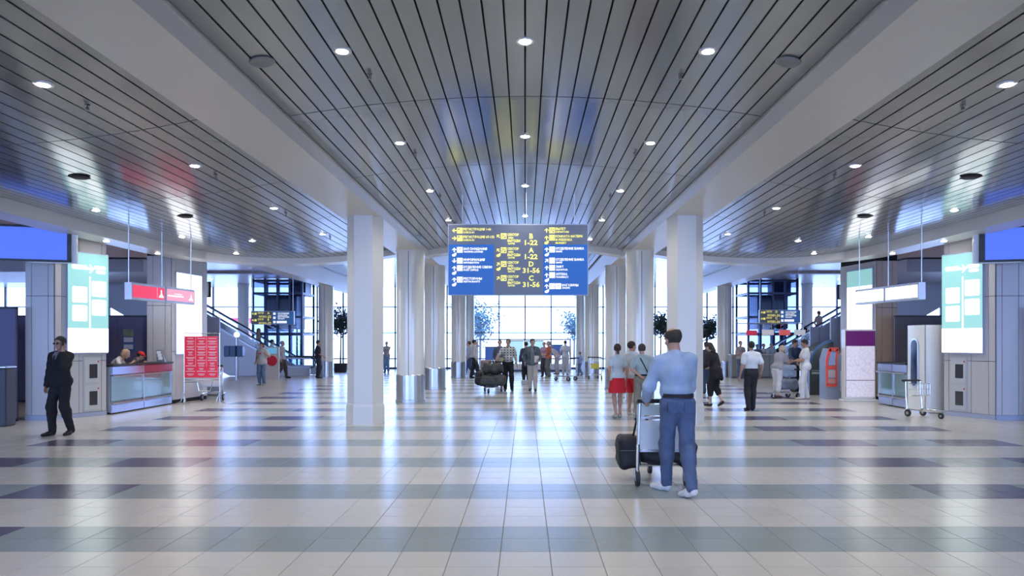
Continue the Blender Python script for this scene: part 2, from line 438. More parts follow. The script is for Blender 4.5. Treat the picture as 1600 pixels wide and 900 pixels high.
for s, side in ((-1, 'left'), (1, 'right')):
    tag(link('ceiling_speaker', spm, loc=(s*2.72, 7.5, zc(2.72)-.01), rot=(0, s*.17, 0)), 'round ceiling loudspeaker by the %s beam' % side, 'speaker')
    for k, y in enumerate((10.9, 14.3)):
        tag(link('ceiling_vent', vm_, loc=(s*6.7, y, zs(6.7))), 'dark round vent, %s one in the %s ceiling' % (('nearer', 'farther')[k], side), 'vent')
# ------------------------------------------------------------ lettering
ys = mat('sign_yellow', (.85, .80, .14), .4, emit=(1, .93, .25), es=.55)
ws = mat('sign_white', (.9, .9, .9), .4, emit=(1, 1, 1), es=.7)
sg = mat('sign_grey_face', (.085, .095, .13), .35, emit=(.1, .13, .22), es=.35)
sb = mat('sign_blue_face', (.008, .075, .30), .35, emit=(.010, .12, .50), es=.42)
def letters(jobs, mb=None, bold=.0):
    """jobs: (text, x, z, height, width or None, align) laid out in the x,z plane; returns an MB of thin raised letters"""
    mb = mb or MB(); obs = []
    for t, x, z, h, wd, al in jobs:
        cu = bpy.data.curves.new('t', 'FONT'); cu.body = t; cu.size = 1; cu.resolution_u = 2; cu.offset = bold
        o = bpy.data.objects.new('t', cu); COL.objects.link(o); obs.append(o)
    bpy.context.view_layer.update(); dg = bpy.context.evaluated_depsgraph_get()
    for (t, x, z, h, wd, al), o in zip(jobs, obs):
        me = bpy.data.meshes.new_from_object(o.evaluated_get(dg))
        if len(me.vertices):
            vs = np.array([v.co[:] for v in me.vertices]); x0, x1 = vs[:,0].min(), vs[:,0].max()
            sy = h/.73; sx = sy if wd is None else wd/(x1-x0)
            W = (x1-x0)*sx; ox = {'l': 0, 'c': -W/2, 'r': -W}[al]
            mb.add([(x+ox+(v[0]-x0)*sx, -.004, z+v[1]*sy) for v in vs], [tuple(p.vertices) for p in me.polygons])
        bpy.data.meshes.remove(me)
    for o in obs:
        c = o.data; bpy.data.objects.remove(o); bpy.data.curves.remove(c)
    return mb
def flat(mb, poly, y=-.004): mb.add([(x, y, z) for x, z in poly], [tuple(range(len(poly)))]); return mb
def arrow(mb, cx, cz, s, deg):   # deg 0 up, 90 left
    a = math.radians(deg); P = [(0,.5),(-.5,0),(-.42,-.1),(-.12,.12),(-.12,-.5),(.12,-.5),(.12,.12),(.42,-.1),(.5,0)]
    flat(mb, [(cx+s*(p[0]*math.cos(a)-p[1]*math.sin(a)), cz+s*(p[0]*math.sin(a)+p[1]*math.cos(a))) for p in P])
def bean(mb, cx, cz, s):
    P = [(-.5,-.25),(-.3,-.45),(.15,-.42),(.45,-.1),(.5,.35),(.3,.45),(-.05,.2),(-.45,.05)]
    flat(mb, [(cx+p[0]*s, cz+p[1]*s) for p in P])
def icon(mb, dk, cx, cz, s, kind):
    h = s/2
    flat(mb, [(cx-h,cz-h),(cx+h,cz-h),(cx+h,cz+h),(cx-h,cz+h)])
    def r(a, b, c, d): flat(dk, [(cx+a*s,cz+b*s),(cx+c*s,cz+b*s),(cx+c*s,cz+d*s),(cx+a*s,cz+d*s)], -.006)
    if kind == 'plane':
        r(-.4,.22,.05,.3); flat(dk, [(cx-.4*s,cz-.1*s),(cx+.38*s,cz+.1*s),(cx+.38*s,cz+.2*s),(cx-.4*s,cz+.02*s)], -.006)
        flat(dk, [(cx-.1*s,cz-.32*s),(cx+.35*s,cz-.32*s),(cx+.35*s,cz-.02*s)], -.006); r(-.4,-.32,-.2,-.2)
    elif kind == 'desk': r(-.32,.1,-.05,.35); r(-.38,-.1,-.3,.1); r(.2,-.1,.3,.1)
    elif kind == 'seat': flat(dk, [(cx-.3*s,cz-.02*s),(cx+.1*s,cz+.02*s),(cx+.2*s,cz+.3*s),(cx+.08*s,cz+.3*s),(cx,cz+.1*s),(cx-.3*s,cz+.1*s)], -.006)
    elif kind == 'info': r(-.2,-.12,-.1,.02); r(.12,-.2,.2,-.05)
    elif kind == 'lines': r(-.25,.28,.3,.32); r(-.1,.02,.1,.06); r(-.25,-.32,.3,-.28)
    elif kind == 'food': r(-.28,-.35,-.2,.32); r(-.05,-.35,-.02,.32); r(.22,-.35,.3,.32)
    elif kind == 'lift': r(.25,.2,.38,.28); r(.25,-.28,.38,-.15)
    elif kind == 'dots': r(-.32,.28,-.22,.33); r(.22,.28,.32,.33); r(-.32,-.33,-.22,-.28); r(.22,-.33,.32,-.28)
    elif kind == 'baby': r(-.34,-.3,-.26,.3); r(.26,-.3,.34,.3); r(-.05,.25,.05,.38)
    elif kind == 'shop': r(-.3,.28,.02,.34); r(-.34,-.1,-.24,.12); r(.24,-.2,.34,.06)
    elif kind == 'cup': r(-.25,.0,.3,.08)
    elif kind == 'bank': r(-.3,.2,-.05,.3)

# ------------------------------------------------------------ main hanging sign (pixel layout measured on its face)
SD = 15.0; SK = SD/FPX
sx0, sx1, sz1, sz0 = PX(700, SD), PX(919, SD), PZ(350, SD), PZ(461, SD)
ms = thing('hanging_direction_sign', 'large grey and blue overhead direction sign in the middle of the hall', 'sign', ((sx0+sx1)/2, SD, sz0))
ox, oz = (sx0+sx1)/2, sz0
MB().box(sx0-ox, sx1-ox, .002, .2, 0, sz1-oz).build('housing', mat('sign_housing', (.35, .37, .4), .4, .6), ms)
def prect(mb, a, b, c, d, y0, y1): mb.box(PX(a, SD)-ox, PX(c, SD)-ox, y0, y1, PZ(d, SD)-oz, PZ(b, SD)-oz)
m = MB(); prect(m, 701, 351.5, 918, 382, -.006, .01); prect(m, 772, 382, 848, 460.5, -.006, .01); m.build('grey_face', sg, ms)
for a, b in ((701, 771.8), (848.2, 918)):
    m = MB(); prect(m, a, 382.2, b, 460.5, -.008, .01); m.build('blue_face', sb, ms)
yj, wj = [], []; ym, wm, yd, wd_ = MB(), MB(), MB(), MB()
def T(jobs, t, x, y, h, wd=None, al='l'): jobs.append((t, PX(x, SD)-ox, PZ(y, SD)-oz, h*SK, None if wd is None else wd*SK, al))
def A(mb, x, y, s, deg): arrow(mb, PX(x, SD)-ox, PZ(y, SD)-oz, s*SK, deg)
def B(mb, x, y): bean(mb, PX(x, SD)-ox, PZ(y, SD)-oz, 7*SK)
def I(mb, dk, x, y, k): icon(mb, dk, PX(x, SD)-ox, PZ(y, SD)-oz, 9*SK, k)
A(ym, 710, 360.3, 7, 90); I(ym, yd, 718.5, 360.3, 'desk'); T(yj, 'РЕГИСТРАЦИЯ 1-66', 724, 360, 3.7, 43.5); T(yj, 'CHECK-IN', 724, 364.5, 2.9, 17)
A(ym, 710, 372.4, 7, -90); I(ym, yd, 718.5, 372.4, 'desk'); T(yj, 'РЕГИСТРАЦИЯ 67-132', 724, 372, 3.7, 48.5); T(yj, 'CHECK-IN', 724, 376.5, 2.9, 17)
for y, deg, b, k, t1, w1, t2, w2 in ((390.5,0,1,'seat','ЗАЛ ОЖИДАНИЯ',37,'WAITING LOUNGE',30), (407.5,180,0,'info','ИНФОРМАЦИЯ',33.5,'INFORMATION',24),
        (419,0,1,'lines','ОТДЕЛЕНИЕ СВЯЗИ',44.5,'POST OFFICE',23), (437,0,1,'food','РЕСТОРАНЫ',29,'RESTAURANTS',25.5)):
    A(wm, 709.8, y, 7, deg); I(wm, wd_, 718.5, y, k); T(wj, t1, 724, y+.1, 3.6, w1); T(wj, t2, 724.5, y+4.3, 2.8, w2)
    if b: B(wm, 709.8, y+7.3)
for y, deg, b, L1, L2 in ((369,40,0,'B','1-22'), (391,40,1,'A','1-22'), (412.5,-40,1,'D','31-56'), (434.5,-40,0,'C','31-56')):
    A(ym, 778.5, y, 6.5, deg); I(ym, yd, 787, y, 'plane'); T(yj, 'СЕКТОР', 793, y-.4, 3.7, 17.5); T(yj, 'AREA', 793.5, y+4, 2.8, 9)
    T(yj, 'ВЫХОДЫ', 793, y+9, 3.7, 20); T(yj, 'GATES', 793.5, y+13, 2.8, 11)
    T(yj, L1, 830, y+3.8, 8, None, 'c'); T(yj, L2, 830, y+13.8, 7.8, 20 if L2 == '1-22' else 26.5, 'c')
    if b: B(ym, 779, y+7.5)
A(ym, 854, 360, 7, 0); I(ym, yd, 862.5, 360, 'plane'); T(yj, 'ВЫЛЕТ', 868, 359.4, 3.7, 16); T(yj, 'DEPARTURE', 868, 363.7, 2.8, 21)
A(ym, 854, 371.7, 7, 0); I(ym, yd, 862.5, 371.5, 'baby'); T(yj, 'КОМНАТА МАТЕРИ', 868, 371, 3.7, 42); T(yj, 'И РЕБЕНКА', 868, 376.5, 3.7, 26); T(yj, 'NURSERY', 868, 381, 2.8, 17); B(ym, 854, 378.8)
for y, deg, b, k, t1, w1, t2, w2 in ((390,0,1,'bank','ОТДЕЛЕНИЕ БАНКА',44,'BANK',10), (407.2,-45,0,'bank','ОТДЕЛЕНИЕ БАНКА',44,'BANK',10),
        (418.5,0,0,'lift','ЛИФТ',12,'ELEVATOR',18), (430,0,1,'dots','АПТЕКА',18,'PHARMACY',19.5)):
    A(wm, 854.2, y, 7, deg); I(wm, wd_, 862.7, y, k); T(wj, t1, 868.5, y+.1, 3.6, w1); T(wj, t2, 869, y+4.3, 2.8, w2)
    if b: B(wm, 854.5, y+7.5)
A(wm, 854.2, 447.3, 7, 0); I(wm, wd_, 862.7, 447.2, 'shop'); I(wm, wd_, 872.3, 447.2, 'cup'); T(wj, 'МАГАЗИНЫ', 878, 447.3, 3.6, 25.5); T(wj, 'SHOPS', 878.5, 451.2, 2.8, 12); B(wm, 854.5, 454.8)
letters(yj, ym, .03); letters(wj, wm, .028)
def up(mb, dy): mb.v = [(v[0], v[1]+dy, v[2]) for v in mb.v]; return mb
up(ym, -.004).build('yellow_lettering', ys, ms); up(yd, -.0045).build('pictogram', sg, ms)
up(wm, -.006).build('white_lettering', ws, ms); up(wd_, -.007).build('pictogram', sb, ms)
for px in (722, 822, 898):
    x = PX(px, SD)
    MB().tube((x-ox, .1, sz1-oz), (x-ox, .1, zc(x)+.05-oz), .009, 6).build('hanger_rod', steel, ms)

# ------------------------------------------------------------ pylons along the sides
def face_panels(root, a, b, z0, z1, zs_, frac, m=None, t=.02):
    """cladding sheets from a to b (plan points, outside on the right hand of a->b), separated by dark joints"""
    a = Vector(a); b = Vector(b); L_ = (b-a).length; u = (b-a)/L_; nrm = Vector((u.y, -u.x)); g = .006
    cuts = [0]+list(frac)+[1]
    for f0, f1 in zip(cuts[:-1], cuts[1:]):
        for q0, q1 in zip(zs_[:-1], zs_[1:]):
            p0 = a+u*(L_*f0+g); p1 = a+u*(L_*f1-g); P = [p0, p0+nrm*t, p1+nrm*t, p1]
            MB().prism([tuple(p) for p in P], q0+g, q1-g).build('cladding_panel', m or clad, root)
em_teal = mat('lightbox_teal', (.04, .09, .09), .3, emit=(.36, .74, .77), es=1.0)
em_white = mat('lightbox_white', (.3, .3, .3), .3, emit=(.93, .97, 1), es=2.2)
em_green = mat('lightbox_green', (.03, .06, .06), .3, emit=(.30, .62, .62), es=.9)
em_red = mat('lightbox_red', (.2, .01, .03), .3, emit=(.86, .045, .12), es=1.0)
em_pink = mat('lightbox_pink', (.2, .08, .1), .3, emit=(.9, .36, .50), es=1.0)
frame_b = mat('lightbox_frame', (.45, .50, .68), .3, .4)
def plate(root, name, a, b, z0, z1, off, m, t=.01, kind=None):
    a = Vector(a); b = Vector(b); u = (b-a).normalized(); n = Vector((u.y, -u.x))
    P = [a+n*off, a+n*(off+t), b+n*(off+t), b+n*off]
    return MB().prism([tuple(p) for p in P], z0, z1).build(name, m, root)
def seg(a, b, s0, s1):
    a = Vector(a); b = Vector(b); return (a+(b-a)*s0, a+(b-a)*s1)
def rrect(cx, cz, w_, h_, r=.04):
    P = []
    for qx, qz, a0 in ((1,-1,-90),(1,1,0),(-1,1,90),(-1,-1,180)):
        for k in range(4):
            a = math.radians(a0+k*30); P.append((cx+qx*(w_/2-r)+r*math.cos(a), cz+qz*(h_/2-r)+r*math.sin(a)))
    return P
def onface(mb, a, b, off, z):     # lay an x,z mesh onto the plan segment a->b
    a = Vector(a); b = Vector(b); u = (b-a).normalized(); n = Vector((u.y, -u.x))
    mb.v = [tuple((a+u*v[0]+n*(off-v[1])))+(v[2]+z,) for v in mb.v]; return mb
for s, side in ((-1, 'left'), (1, 'right')):
    def Q(x, y): return (s*x, y)
    def order(a, b): return (a, b) if s < 0 else (b, a)     # keeps the outside of a face outward on both sides
    # near pylon
    c0, c1, c2, c3 = Q(10.95, 15.9), Q(10.32, 15.9), Q(9.83, 17.0), Q(10.9, 17.02)
    t = thing('clad_pylon', 'tall grey panelled pylon with the large lit wayfinding board, %s side near the screen' % side, 'pylon')
    P = [c0, c1, c2, c3] if s < 0 else [c3, c2, c1, c0]
    MB().prism(P, 0, 4.9).build('core', backing, t)
    face_panels(t, *order(c0, c1), .1, 4.1, [.1, 2.72, 4.1], (.22, .8) if s < 0 else (.2, .78))
    face_panels(t, *order(c1, c2), .1, 4.1, [.1, 1.28, 2.72, 4.1], (.12, .45, .9) if s < 0 else (.1, .55, .88))
    face_panels(t, *order(c2, c3), .1, 4.1, [.1, 2.72, 4.1], (.5,))
    for a, b in ((c0, c1), (c1, c2)): plate(t, 'plinth', *order(a, b), 0, .1, .0, lilac, .03)
    # lit board
    a, b = order(c1, c2); sa, sb_ = seg(a, b, .2, 1.0) if s < 0 else seg(a, b, .0, .8)
    lb = thing('wayfinding_lightbox', 'tall glowing teal and white wayfinding board on the near %s pylon' % side, 'light box')
    zb, zt = 1.47, 3.72
    plate(lb, 'frame', sa, sb_, zb-.03, zt+.03, .022, frame_b, .06)
    plate(lb, 'lower_panel', sa, sb_, zb, 2.02, .083, em_white, .006)
    plate(lb, 'upper_panel', sa, sb_, 2.02, zt, .083, em_teal, .006)
    W = (Vector(sb_)-Vector(sa)).length; mb = MB()
    for cx, cz, w_, h_ in ((.27,3.40,.36,.1),(.78,3.42,.3,.08),(.80,3.32,.24,.07),(.28,2.78,.36,.36),(.28,2.36,.36,.36),(.76,2.93,.36,.36),(.76,2.5,.36,.36)):
        flat(mb, rrect(cx*W, cz-0, w_*W, h_, .03))
    flat(mb, rrect(.53*W, 2.6, .035*W, 1.2, .01)); arrow(mb, .53*W, 3.38, .2, -90)
    onface(mb, sa, sb_, .0895, 0).build('map_print', em_white, lb)
    # fire cabinet
    f0, f1 = seg(a, b, .52, .86) if s < 0 else seg(a, b, .14, .48)
    fc = thing('fire_hose_cabinet', 'grey two-door fire cabinet with dark windows low on the near %s pylon' % side, 'cabinet')
    plate(fc, 'body', f0, f1, .12, 1.38, .021, mat('cabinet_grey', (.55, .57, .58), .4), .02)
    for z0 in (.16, .78):
        d = plate(fc, 'door', *seg(f0, f1, .06, .94), z0, z0+.56, .042, mat('cabinet_door', (.60, .61, .62), .35), .012)
        g_ = plate(d, 'window', *seg(f0, f1, .34, .8), z0+.1, z0+.42, .055, mat('dark_glass', (.05, .05, .06), .1), .006)
        plate(d, 'latch', *seg(f0, f1, .82, .9), z0+.46, z0+.5, .055, mat('latch_red', (.5, .1, .08), .4), .006)
    # far pylon
    e0, e1, e2, e3 = (Q(10.45, 20.05), Q(9.78, 20.05), Q(9.60, 21.85), Q(10.45, 21.85)) if s < 0 else (Q(10.93, 21.3), Q(10.32, 21.3), Q(10.06, 23.1), Q(10.93, 23.1))
    t = thing('clad_pylon', 'grey panelled pylon with an all-white lit board, %s side beyond the counter' % side, 'pylon')
    P = [e0, e1, e2, e3] if s < 0 else [e3, e2, e1, e0]
    MB().prism(P, 0, 4.9).build('core', backing, t)
    tan = mat('pylon_cladding_tan', (.50, .38, .31), .4) if s > 0 else clad
    face_panels(t, *order(e0, e1), .1, 4.1, [.1, 2.72, 4.1], (.25, .75), tan)
    face_panels(t, *order(e1, e2), .1, 4.1, [.1, 1.45, 4.1], (.1, .85) if s < 0 else (.15, .9))
    a, b = order(e1, e2); sa, sb_ = seg(a, b, .07, .78) if s < 0 else seg(a, b, .25, .95)
    lb = thing('white_lightbox', 'tall blank glowing white board on the far %s pylon' % side, 'light box')
    plate(lb, 'frame', sa, sb_, 1.35, 3.68 if s < 0 else 3.92, .022, frame_b, .05)
    plate(lb, 'lit_panel', sa, sb_, 1.38, 3.4 if s > 0 else 3.65, .073, em_white, .006)
    if s > 0: plate(lb, 'green_panel', sa, sb_, 3.4, 3.89, .073, em_green, .006)
    # small monitor on the back of the far pylon
    t = thing('monitor', 'small ceiling-hung monitor past the far %s pylon' % side, 'screen', (s*(10.0 if s < 0 else 10.42), 22.6 if s < 0 else 23.75, 3.1), s*.5)
    MB().bev(-.28, .28, -.04, .04, 0, .48, .01).build('case', dark, t)
    MB().box(-.25, .25, -.046, -.039, .04, .44).build('picture', mat('monitor_picture', (.1, .1, .12), .2, emit=(.16, .19, .28), es=1), t)
    MB().tube((0,.0,.47), (0,.0,2.1), .02, 8).build('hanger_rod', steel, t)
    # service counter between the pylons
    xa = 9.76
    t = thing('service_counter', ('long steel and frosted glass service counter with a red end panel, %s wall' if s < 0 else 'long steel counter mostly hidden behind the white cabinet, %s wall') % side, 'counter')
    y0, y1 = (17.06 if s < 0 else 18.45), 19.98; ym_ = (y0+y1)/2
    def bx(x0, x1, ya, yb, z0, z1, name, m, par=t):
        xx = sorted((s*x0, s*x1)); return MB().bev(xx[0], xx[1], ya, yb, z0, z1, .004).build(name, m, par)
    bx(xa-.08, xa+.55, y0, y1, 1.13, 1.17, 'worktop', dark)
    bx(xa+.02, xa+.5, y0, y1, .05, 1.12, 'carcass', mat('counter_core', (.3, .32, .36), .5))
    frost = mat('frosted_glass_panel', (.20, .33, .37), .08, .1, coat=1., bump=.05, bscale=30)
    for k, (p, q) in enumerate(((y0, ym_), (ym_, y1))):
        bx(xa-.05, xa+.03, p+.01, q-.01, .93, 1.125, 'top_panel', mat('counter_red_panel', (.42, .06, .11), .35) if (k == 1 and s < 0) else mat('counter_steel', (.45, .50, .68), .22, .7))
        bx(xa-.01, xa+.02, p+.03, q-.03, .30, .90, 'glass_panel', frost)
        bx(xa-.03, xa+.02, p+.01, q-.01, .03, .22, 'kick_panel', MATS['counter_steel'])
        bx(xa-.04, xa+.02, q-.04, q-.005, .2, .93, 'post', steel)
    MB().tube((s*(xa-.09), y0, .9), (s*(xa-.09), y1, .9), .018, 8).build('rail', steel, t)
    MB().tube((s*(xa-.06), y0, .25), (s*(xa-.06), y1, .25), .014, 8).build('rail', steel, t)
    # partition walls behind
    nv = navy if s < 0 else mat('charcoal_partition', (.10, .10, .135), .45)
    for (x0, x1, y, label) in ((10.5, 17, 20.6, 'partition wall behind the %s counter, between the pylons' % side), (10.96, 17, 15.6, 'partition wall at the %s edge of the view beside the near pylon' % side)):
        t = thing('partition', ('navy ' if s < 0 else 'dark grey ')+label, 'partition')
        n = 6
        for i in range(n):
            xx = sorted((s*(x0+(x1-x0)*i/n+.004), s*(x0+(x1-x0)*(i+1)/n-.004)))
            MB().box(xx[0], xx[1], y, y+.06, .06, 2.0).build('panel', nv, t); MB().box(xx[0], xx[1], y, y+.06, 2.004, 2.42).build('panel', nv, t)
        xx = sorted((s*x0, s*x1)); MB().box(xx[0], xx[1], y-.02, y+.08, 2.42, 2.47).build('cap_rail', dark, t); MB().box(xx[0], xx[1], y-.01, y+.07, 0, .06).build('base_rail', dark, t); MB().box(xx[0], xx[1], y+.062, y+.08, .06, 2.42).build('leak_block_sheet', dark, t)  # last sheet is added to stop light leaking through the panel joints
    # lilac boards past the far pylon
    t = thing('screen_board', 'tall pale blue screen board standing past the far %s pylon' % side, 'partition')
    xx = (-10.6, -9.7) if s < 0 else (9.95, 10.52); yb = 23.0 if s < 0 else 23.6; MB().box(xx[0], xx[1], yb, yb+.08, .04, 2.5).build('board', lilac, t)
    MB().box(xx[0], xx[1], yb-.02, yb+.1, 0, .04).build('foot', steel, t)
    # big TV on the near pylon
    t = thing('television', 'large wall screen with a plain blue picture, %s edge of the view' % side, 'television')
    a, b = Q(11.02, 15.05), Q(9.67, 15.45); a, b = order(a, b); z0, z1 = 3.42, 4.14
    z0, z1 = 3.40, 4.16
    plate(t, 'case', a, b, z0, z1, 0, dark, .06)
    plate(t, 'picture', *seg(a, b, .07, .955), z0+.045, z1-.05, .061, mat('tv_picture', (.05, .08, .3), .2, emit=(.10, .20, .93), es=.9, spec=.1), .004)
    h0, h1 = seg(a, b, .45, 1.07) if s < 0 else seg(a, b, -.07, .55)
    plate(t, 'housing', h0, h1, z0-.02, z1+.01, -.10, white_m, .1)
    cx = s*10.6; MB().box(cx-.25, cx+.25, 15.3, 15.87, 3.6, 3.68).box(cx-.25, cx+.25, 15.3, 15.87, 3.86, 3.94).build('wall_bracket', dark, t)
    # hanging lightbox signs, two boxes on three rods, facing the hall
    t = thing('hanging_lightbox', 'two-part %s lightbox sign hung on rods by the %s counter' % (('red', 'left') if s < 0 else ('white', 'right')), 'sign')
    A0, A1 = Q(8.22, 15.15), Q(7.95, 17.45); a, b = order(A0, A1)
    for q0, q1, nm in ((0, .5, 0), (.51, 1, 1)):
        u0, u1 = seg(A0, A1, q0, q1); u0, u1 = order(u0, u1)
        plate(t, 'case', u0, u1, 2.60, 2.96, -.16, mat('sign_case', (.62, .66, .74), .3, .4), .16)
        fr = plate(t, 'face', *seg(u0, u1, .03, .97), 2.65, 2.91, .001, em_red if s < 0 and nm == 0 else em_pink if s < 0 else em_white, .006)
        if s < 0:
            mm = MB()
            if nm == 0: flat(mm, [(.9,.03),(1.08,.03),(1.08,.06),(1.03,.1),(1.0,.2),(.985,.2),(.96,.1),(.9,.06)]); flat(mm, rrect(.99, .18, .05, .05, .02)); flat(mm, [(.84,.02),(.848,.02),(.848,.25),(.84,.25)])
            else: flat(mm, rrect(.35, .1, .62, .035, .01)); flat(mm, rrect(.45, .15, .3, .02, .006)); flat(mm, [(.85,.03),(1.05,.03),(1.0,.1),(.96,.2),(.93,.1)])
            onface(mm, u0, u1, .008, 2.66).build('lettering', ws, t)
    n_ = Vector((1, 0)) if s < 0 else Vector((-1, 0))
    for q in (.01, .5, .99):
        p = Vector(A0)+(Vector(A1)-Vector(A0))*q-n_*.08
        MB().tube((p.x, p.y, 2.95), (p.x, p.y, zs(p.x)+.02), .013, 8).build('hanger_rod', steel, t)
# poster on the left booth wall
t = thing('poster', 'narrow landscape poster on the navy wall above the left counter', 'poster', (PX(198.5, 20.5), 20.57, 1.45))
MB().box(-.155, .155, 0, .02, 0, .65).build('sheet', mat('poster_blue', (.08, .16, .4), .4), t)
MB().box(-.15, .15, -.004, 0, .42, .62).build('photo_print', mat('poster_green', (.22, .27, .2), .5, var=.6, bscale=12), t)
for z in (.26, .06): MB().box(-.13, .13, -.004, 0, z, z+.13).build('text_block', mat('poster_pale', (.6, .62, .75), .5), t)

# ------------------------------------------------------------ escalators, lifts, direction signs in the far hall
rail_m = mat('escalator_handrail', (.05, .05, .06), .5)
skirt_m = mat('escalator_cladding', (.55, .55, .60), .35, .35)
balu = glass_mat('balustrade_glass')
bal_m = mat('balustrade_metal', (.60, .64, .72), .3, .5)
for s, side in ((-1, 'left'), (1, 'right')):
    t = thing('escalator', '%s escalator rising to the upper floor at the side of the hall' % side, 'escalator', (s*12.0, 37.2, 0))
    SL = math.tan(math.radians(30)); x1 = 7.2; xs = 0.      # local x outwards
    def W_(x, z): return (s*x, z)
    def zl(x): return max(0, x-xs)*SL
    def pl(mb, pts, y0, y1):
        p = [(s*x, z) for x, z in pts]; p = p if s > 0 else p[::-1]; mb.slab(p, y0, y1)
    for y0 in (-.75, .75):
        m = MB(); pl(m, [(-1.2,.02),(2.85,.02),(10.6,zl(10.6)-1.65),(10.6,5.15),(8.1,5.15),(0,.45),(-1.2,.4)], y0-.05, y0+.05); m.build('cladding', skirt_m, t)
        m = MB(); pl(m, [(-1.35,.42),(0,.45),(x1,.45+zl(x1)),(x1,.95+zl(x1)),(0,.93),(-1.35,.9)], y0-.008, y0+.008); m.build('balustrade', balu, t)
        hr = MB(); pts = [(s*x1, y0, .98+zl(x1)), (0, y0, .98), (-s*1.2, y0, .96)]
        pts += [(-s*(1.2+.27*math.sin(a)), y0, .69+.27*math.cos(a)) for a in np.linspace(.3, PI, 8)]+[(-s*.9, y0, .42)]
        hr.path(pts, .035, 8).build('handrail', rail_m, t)
        m = MB(); pl(m, [(-1.2,.40),(0,.43),(x1,.43+zl(x1)),(x1,.53+zl(x1)),(0,.53),(-1.2,.5)], y0-.09, y0-.05); m.build('decking', bal_m, t)
        m = MB(); pl(m, [(-1.2,.86),(0,.88),(x1,.88+zl(x1)),(x1,.94+zl(x1)),(0,.94),(-1.2,.92)], y0-.03, y0+.03); m.build('rail_carrier', bal_m, t)
    m = MB().box(-.0, s*.001, -.7, .7, .0, .01)
    m.build('comb_plate', steel, t)
    sm = MB()
    for k in range(38):
        x = .2*k; z = .12+zl(x)
        xx = sorted((s*x, s*(x+.2))); sm.box(xx[0], xx[1], -.69, .69, max(.05, z-.12), z+.1)
    sm.build('steps', mat('escalator_steps', (.25, .26, .28), .4, .6), t, kind='stuff')
    # balusters of the outer walkway in front of the right and left flights
    # glass lift
    t = thing('glass_lift', 'dark blue glazed lift shaft in the %s far hall' % side, 'lift', (s*(PX(1197, 41)), 41, 0))
    fm = mat('lift_frame', (.03, .04, .085), .35, .4); gm = glass_mat('lift_glass', (.50, .58, .74))
    w2 = 1.35
    for x in np.linspace(-w2, w2, 5):
        for y in (-1.1, 1.1): MB().box(x-.055, x+.055, y-.06, y+.06, 0, 5.2).build('post', fm, t)
    for z in (.1, 2.15, 3.1, 4.4, 5.1):
        m = MB().box(-w2, w2, -1.14, -1.06, z-.06, z+.06).box(-w2, w2, 1.06, 1.14, z-.06, z+.06).box(-w2-.04, -w2+.04, -1.1, 1.1, z-.06, z+.06).box(w2-.04, w2+.04, -1.1, 1.1, z-.06, z+.06)
        m.build('ring_beam', fm, t)
    for x0 in np.linspace(-w2, w2, 5)[:-1]:
        for z0, z1 in ((.16, 2.09), (2.21, 3.04), (3.16, 4.34), (4.46, 5.04)):
            MB().box(x0+.055, x0+w2/2-.055, -1.1, -1.09, z0, z1).build('glass_pane', gm, t)
    cb = MB().bev(-.75, .95, -.8, .8, 2.45, 4.3, .03).build('cabin', mat('lift_cabin', (.012, .016, .04), .3), t)
    MB().box(-.6, .8, -.82, -.8, 2.3, 2.45).build('cabin_floor_lamp', mat('lift_lamp', (.4, .6, .8), .3, emit=(.25, .45, .8), es=.8), cb)
    MB().tube((.95,.2,0), (.95,.2,5.2), .12, 8).tube((.6,.4,0), (.6,.4,5.2), .05, 8).build('guide_rail', fm, t)
    MB().box(.35, 1.3, -.3, .8, 4.3, 5.15).build('machine_housing', fm, t)
    # hanging direction sign
    D = 30.4; a, b = (392, 459) if s < 0 else (1187, 1251); zt, zb_ = (486, 507) if s < 0 else (484, 504.5)
    x0, x1_ = PX(a, D), PX(b, D); z1, z0 = PZ(zt, D), PZ(zb_, D); W = x1_-x0; H = z1-z0
    t = thing('hanging_direction_sign', 'small overhead direction sign reading %s in the %s far hall' % ('A 1-22 and B 1-22' if s < 0 else 'D and C 31-56', side), 'sign', (x0, D, z0))
    MB().box(0, W, .01, .14, 0, H).build('housing', MATS['sign_housing'], t)
    MB().box(.02, W*.5, -.004, .01, .015, H-.015).build('grey_face', mat('sign_dark_face', (.05, .05, .055), .35, emit=(.08, .08, .08), es=.3), t); MB().box(W*.5, W-.02, -.004, .01, .015, H-.015).build('blue_face', mat('sign_far_blue', (.02, .09, .25), .35, emit=(.02, .10, .30), es=.5), t)
    ym, wm = MB(), MB(); j = []
    LL = (('A', '1-22'), ('B', '1-22')) if s < 0 else (('D', '31-56'), ('C', '31-56'))
    for k, (l1, l2) in enumerate(LL):
        zz = H*(.76-.48*k)
        arrow(ym, W*.05, zz+.02, .1, 40 if s < 0 else -40); flat(ym, rrect(W*.11, zz+.02, .09, .09, .01))
        j += [('СЕКТОР', W*.16, zz+.02, .075, W*.14, 'l'), ('ВЫХОДЫ', W*.19, zz-.13, .075, W*.14, 'l'), (l1, W*.41, zz, .1, None, 'c'), (l2, W*.41, zz-.15, .1, W*.13 if s < 0 else W*.17, 'c')]
    letters(j, ym, .02); up(ym, -.004).build('yellow_lettering', ys, t)
    j = [('ЗАЛ ОЖИДАНИЯ', W*.63, H*.76, .07, W*.26, 'l'), ('WAITING LOUNGE', W*.63, H*.64, .05, W*.22, 'l'), ('РЕСТОРАНЫ', W*.63, H*.5, .07, W*.26, 'l'), ('RESTAURANTS', W*.63, H*.38, .05, W*.16, 'l')]
    for zz in (.8, .5, .18): flat(wm, rrect(W*.55, H*zz, .1, .1, .01))
    for k in range(4): flat(wm, rrect(W*(.63+.06*k), H*.18, .1, .1, .01))
    letters(j, wm, .02); up(wm, -.004).build('white_lettering', ws, t)
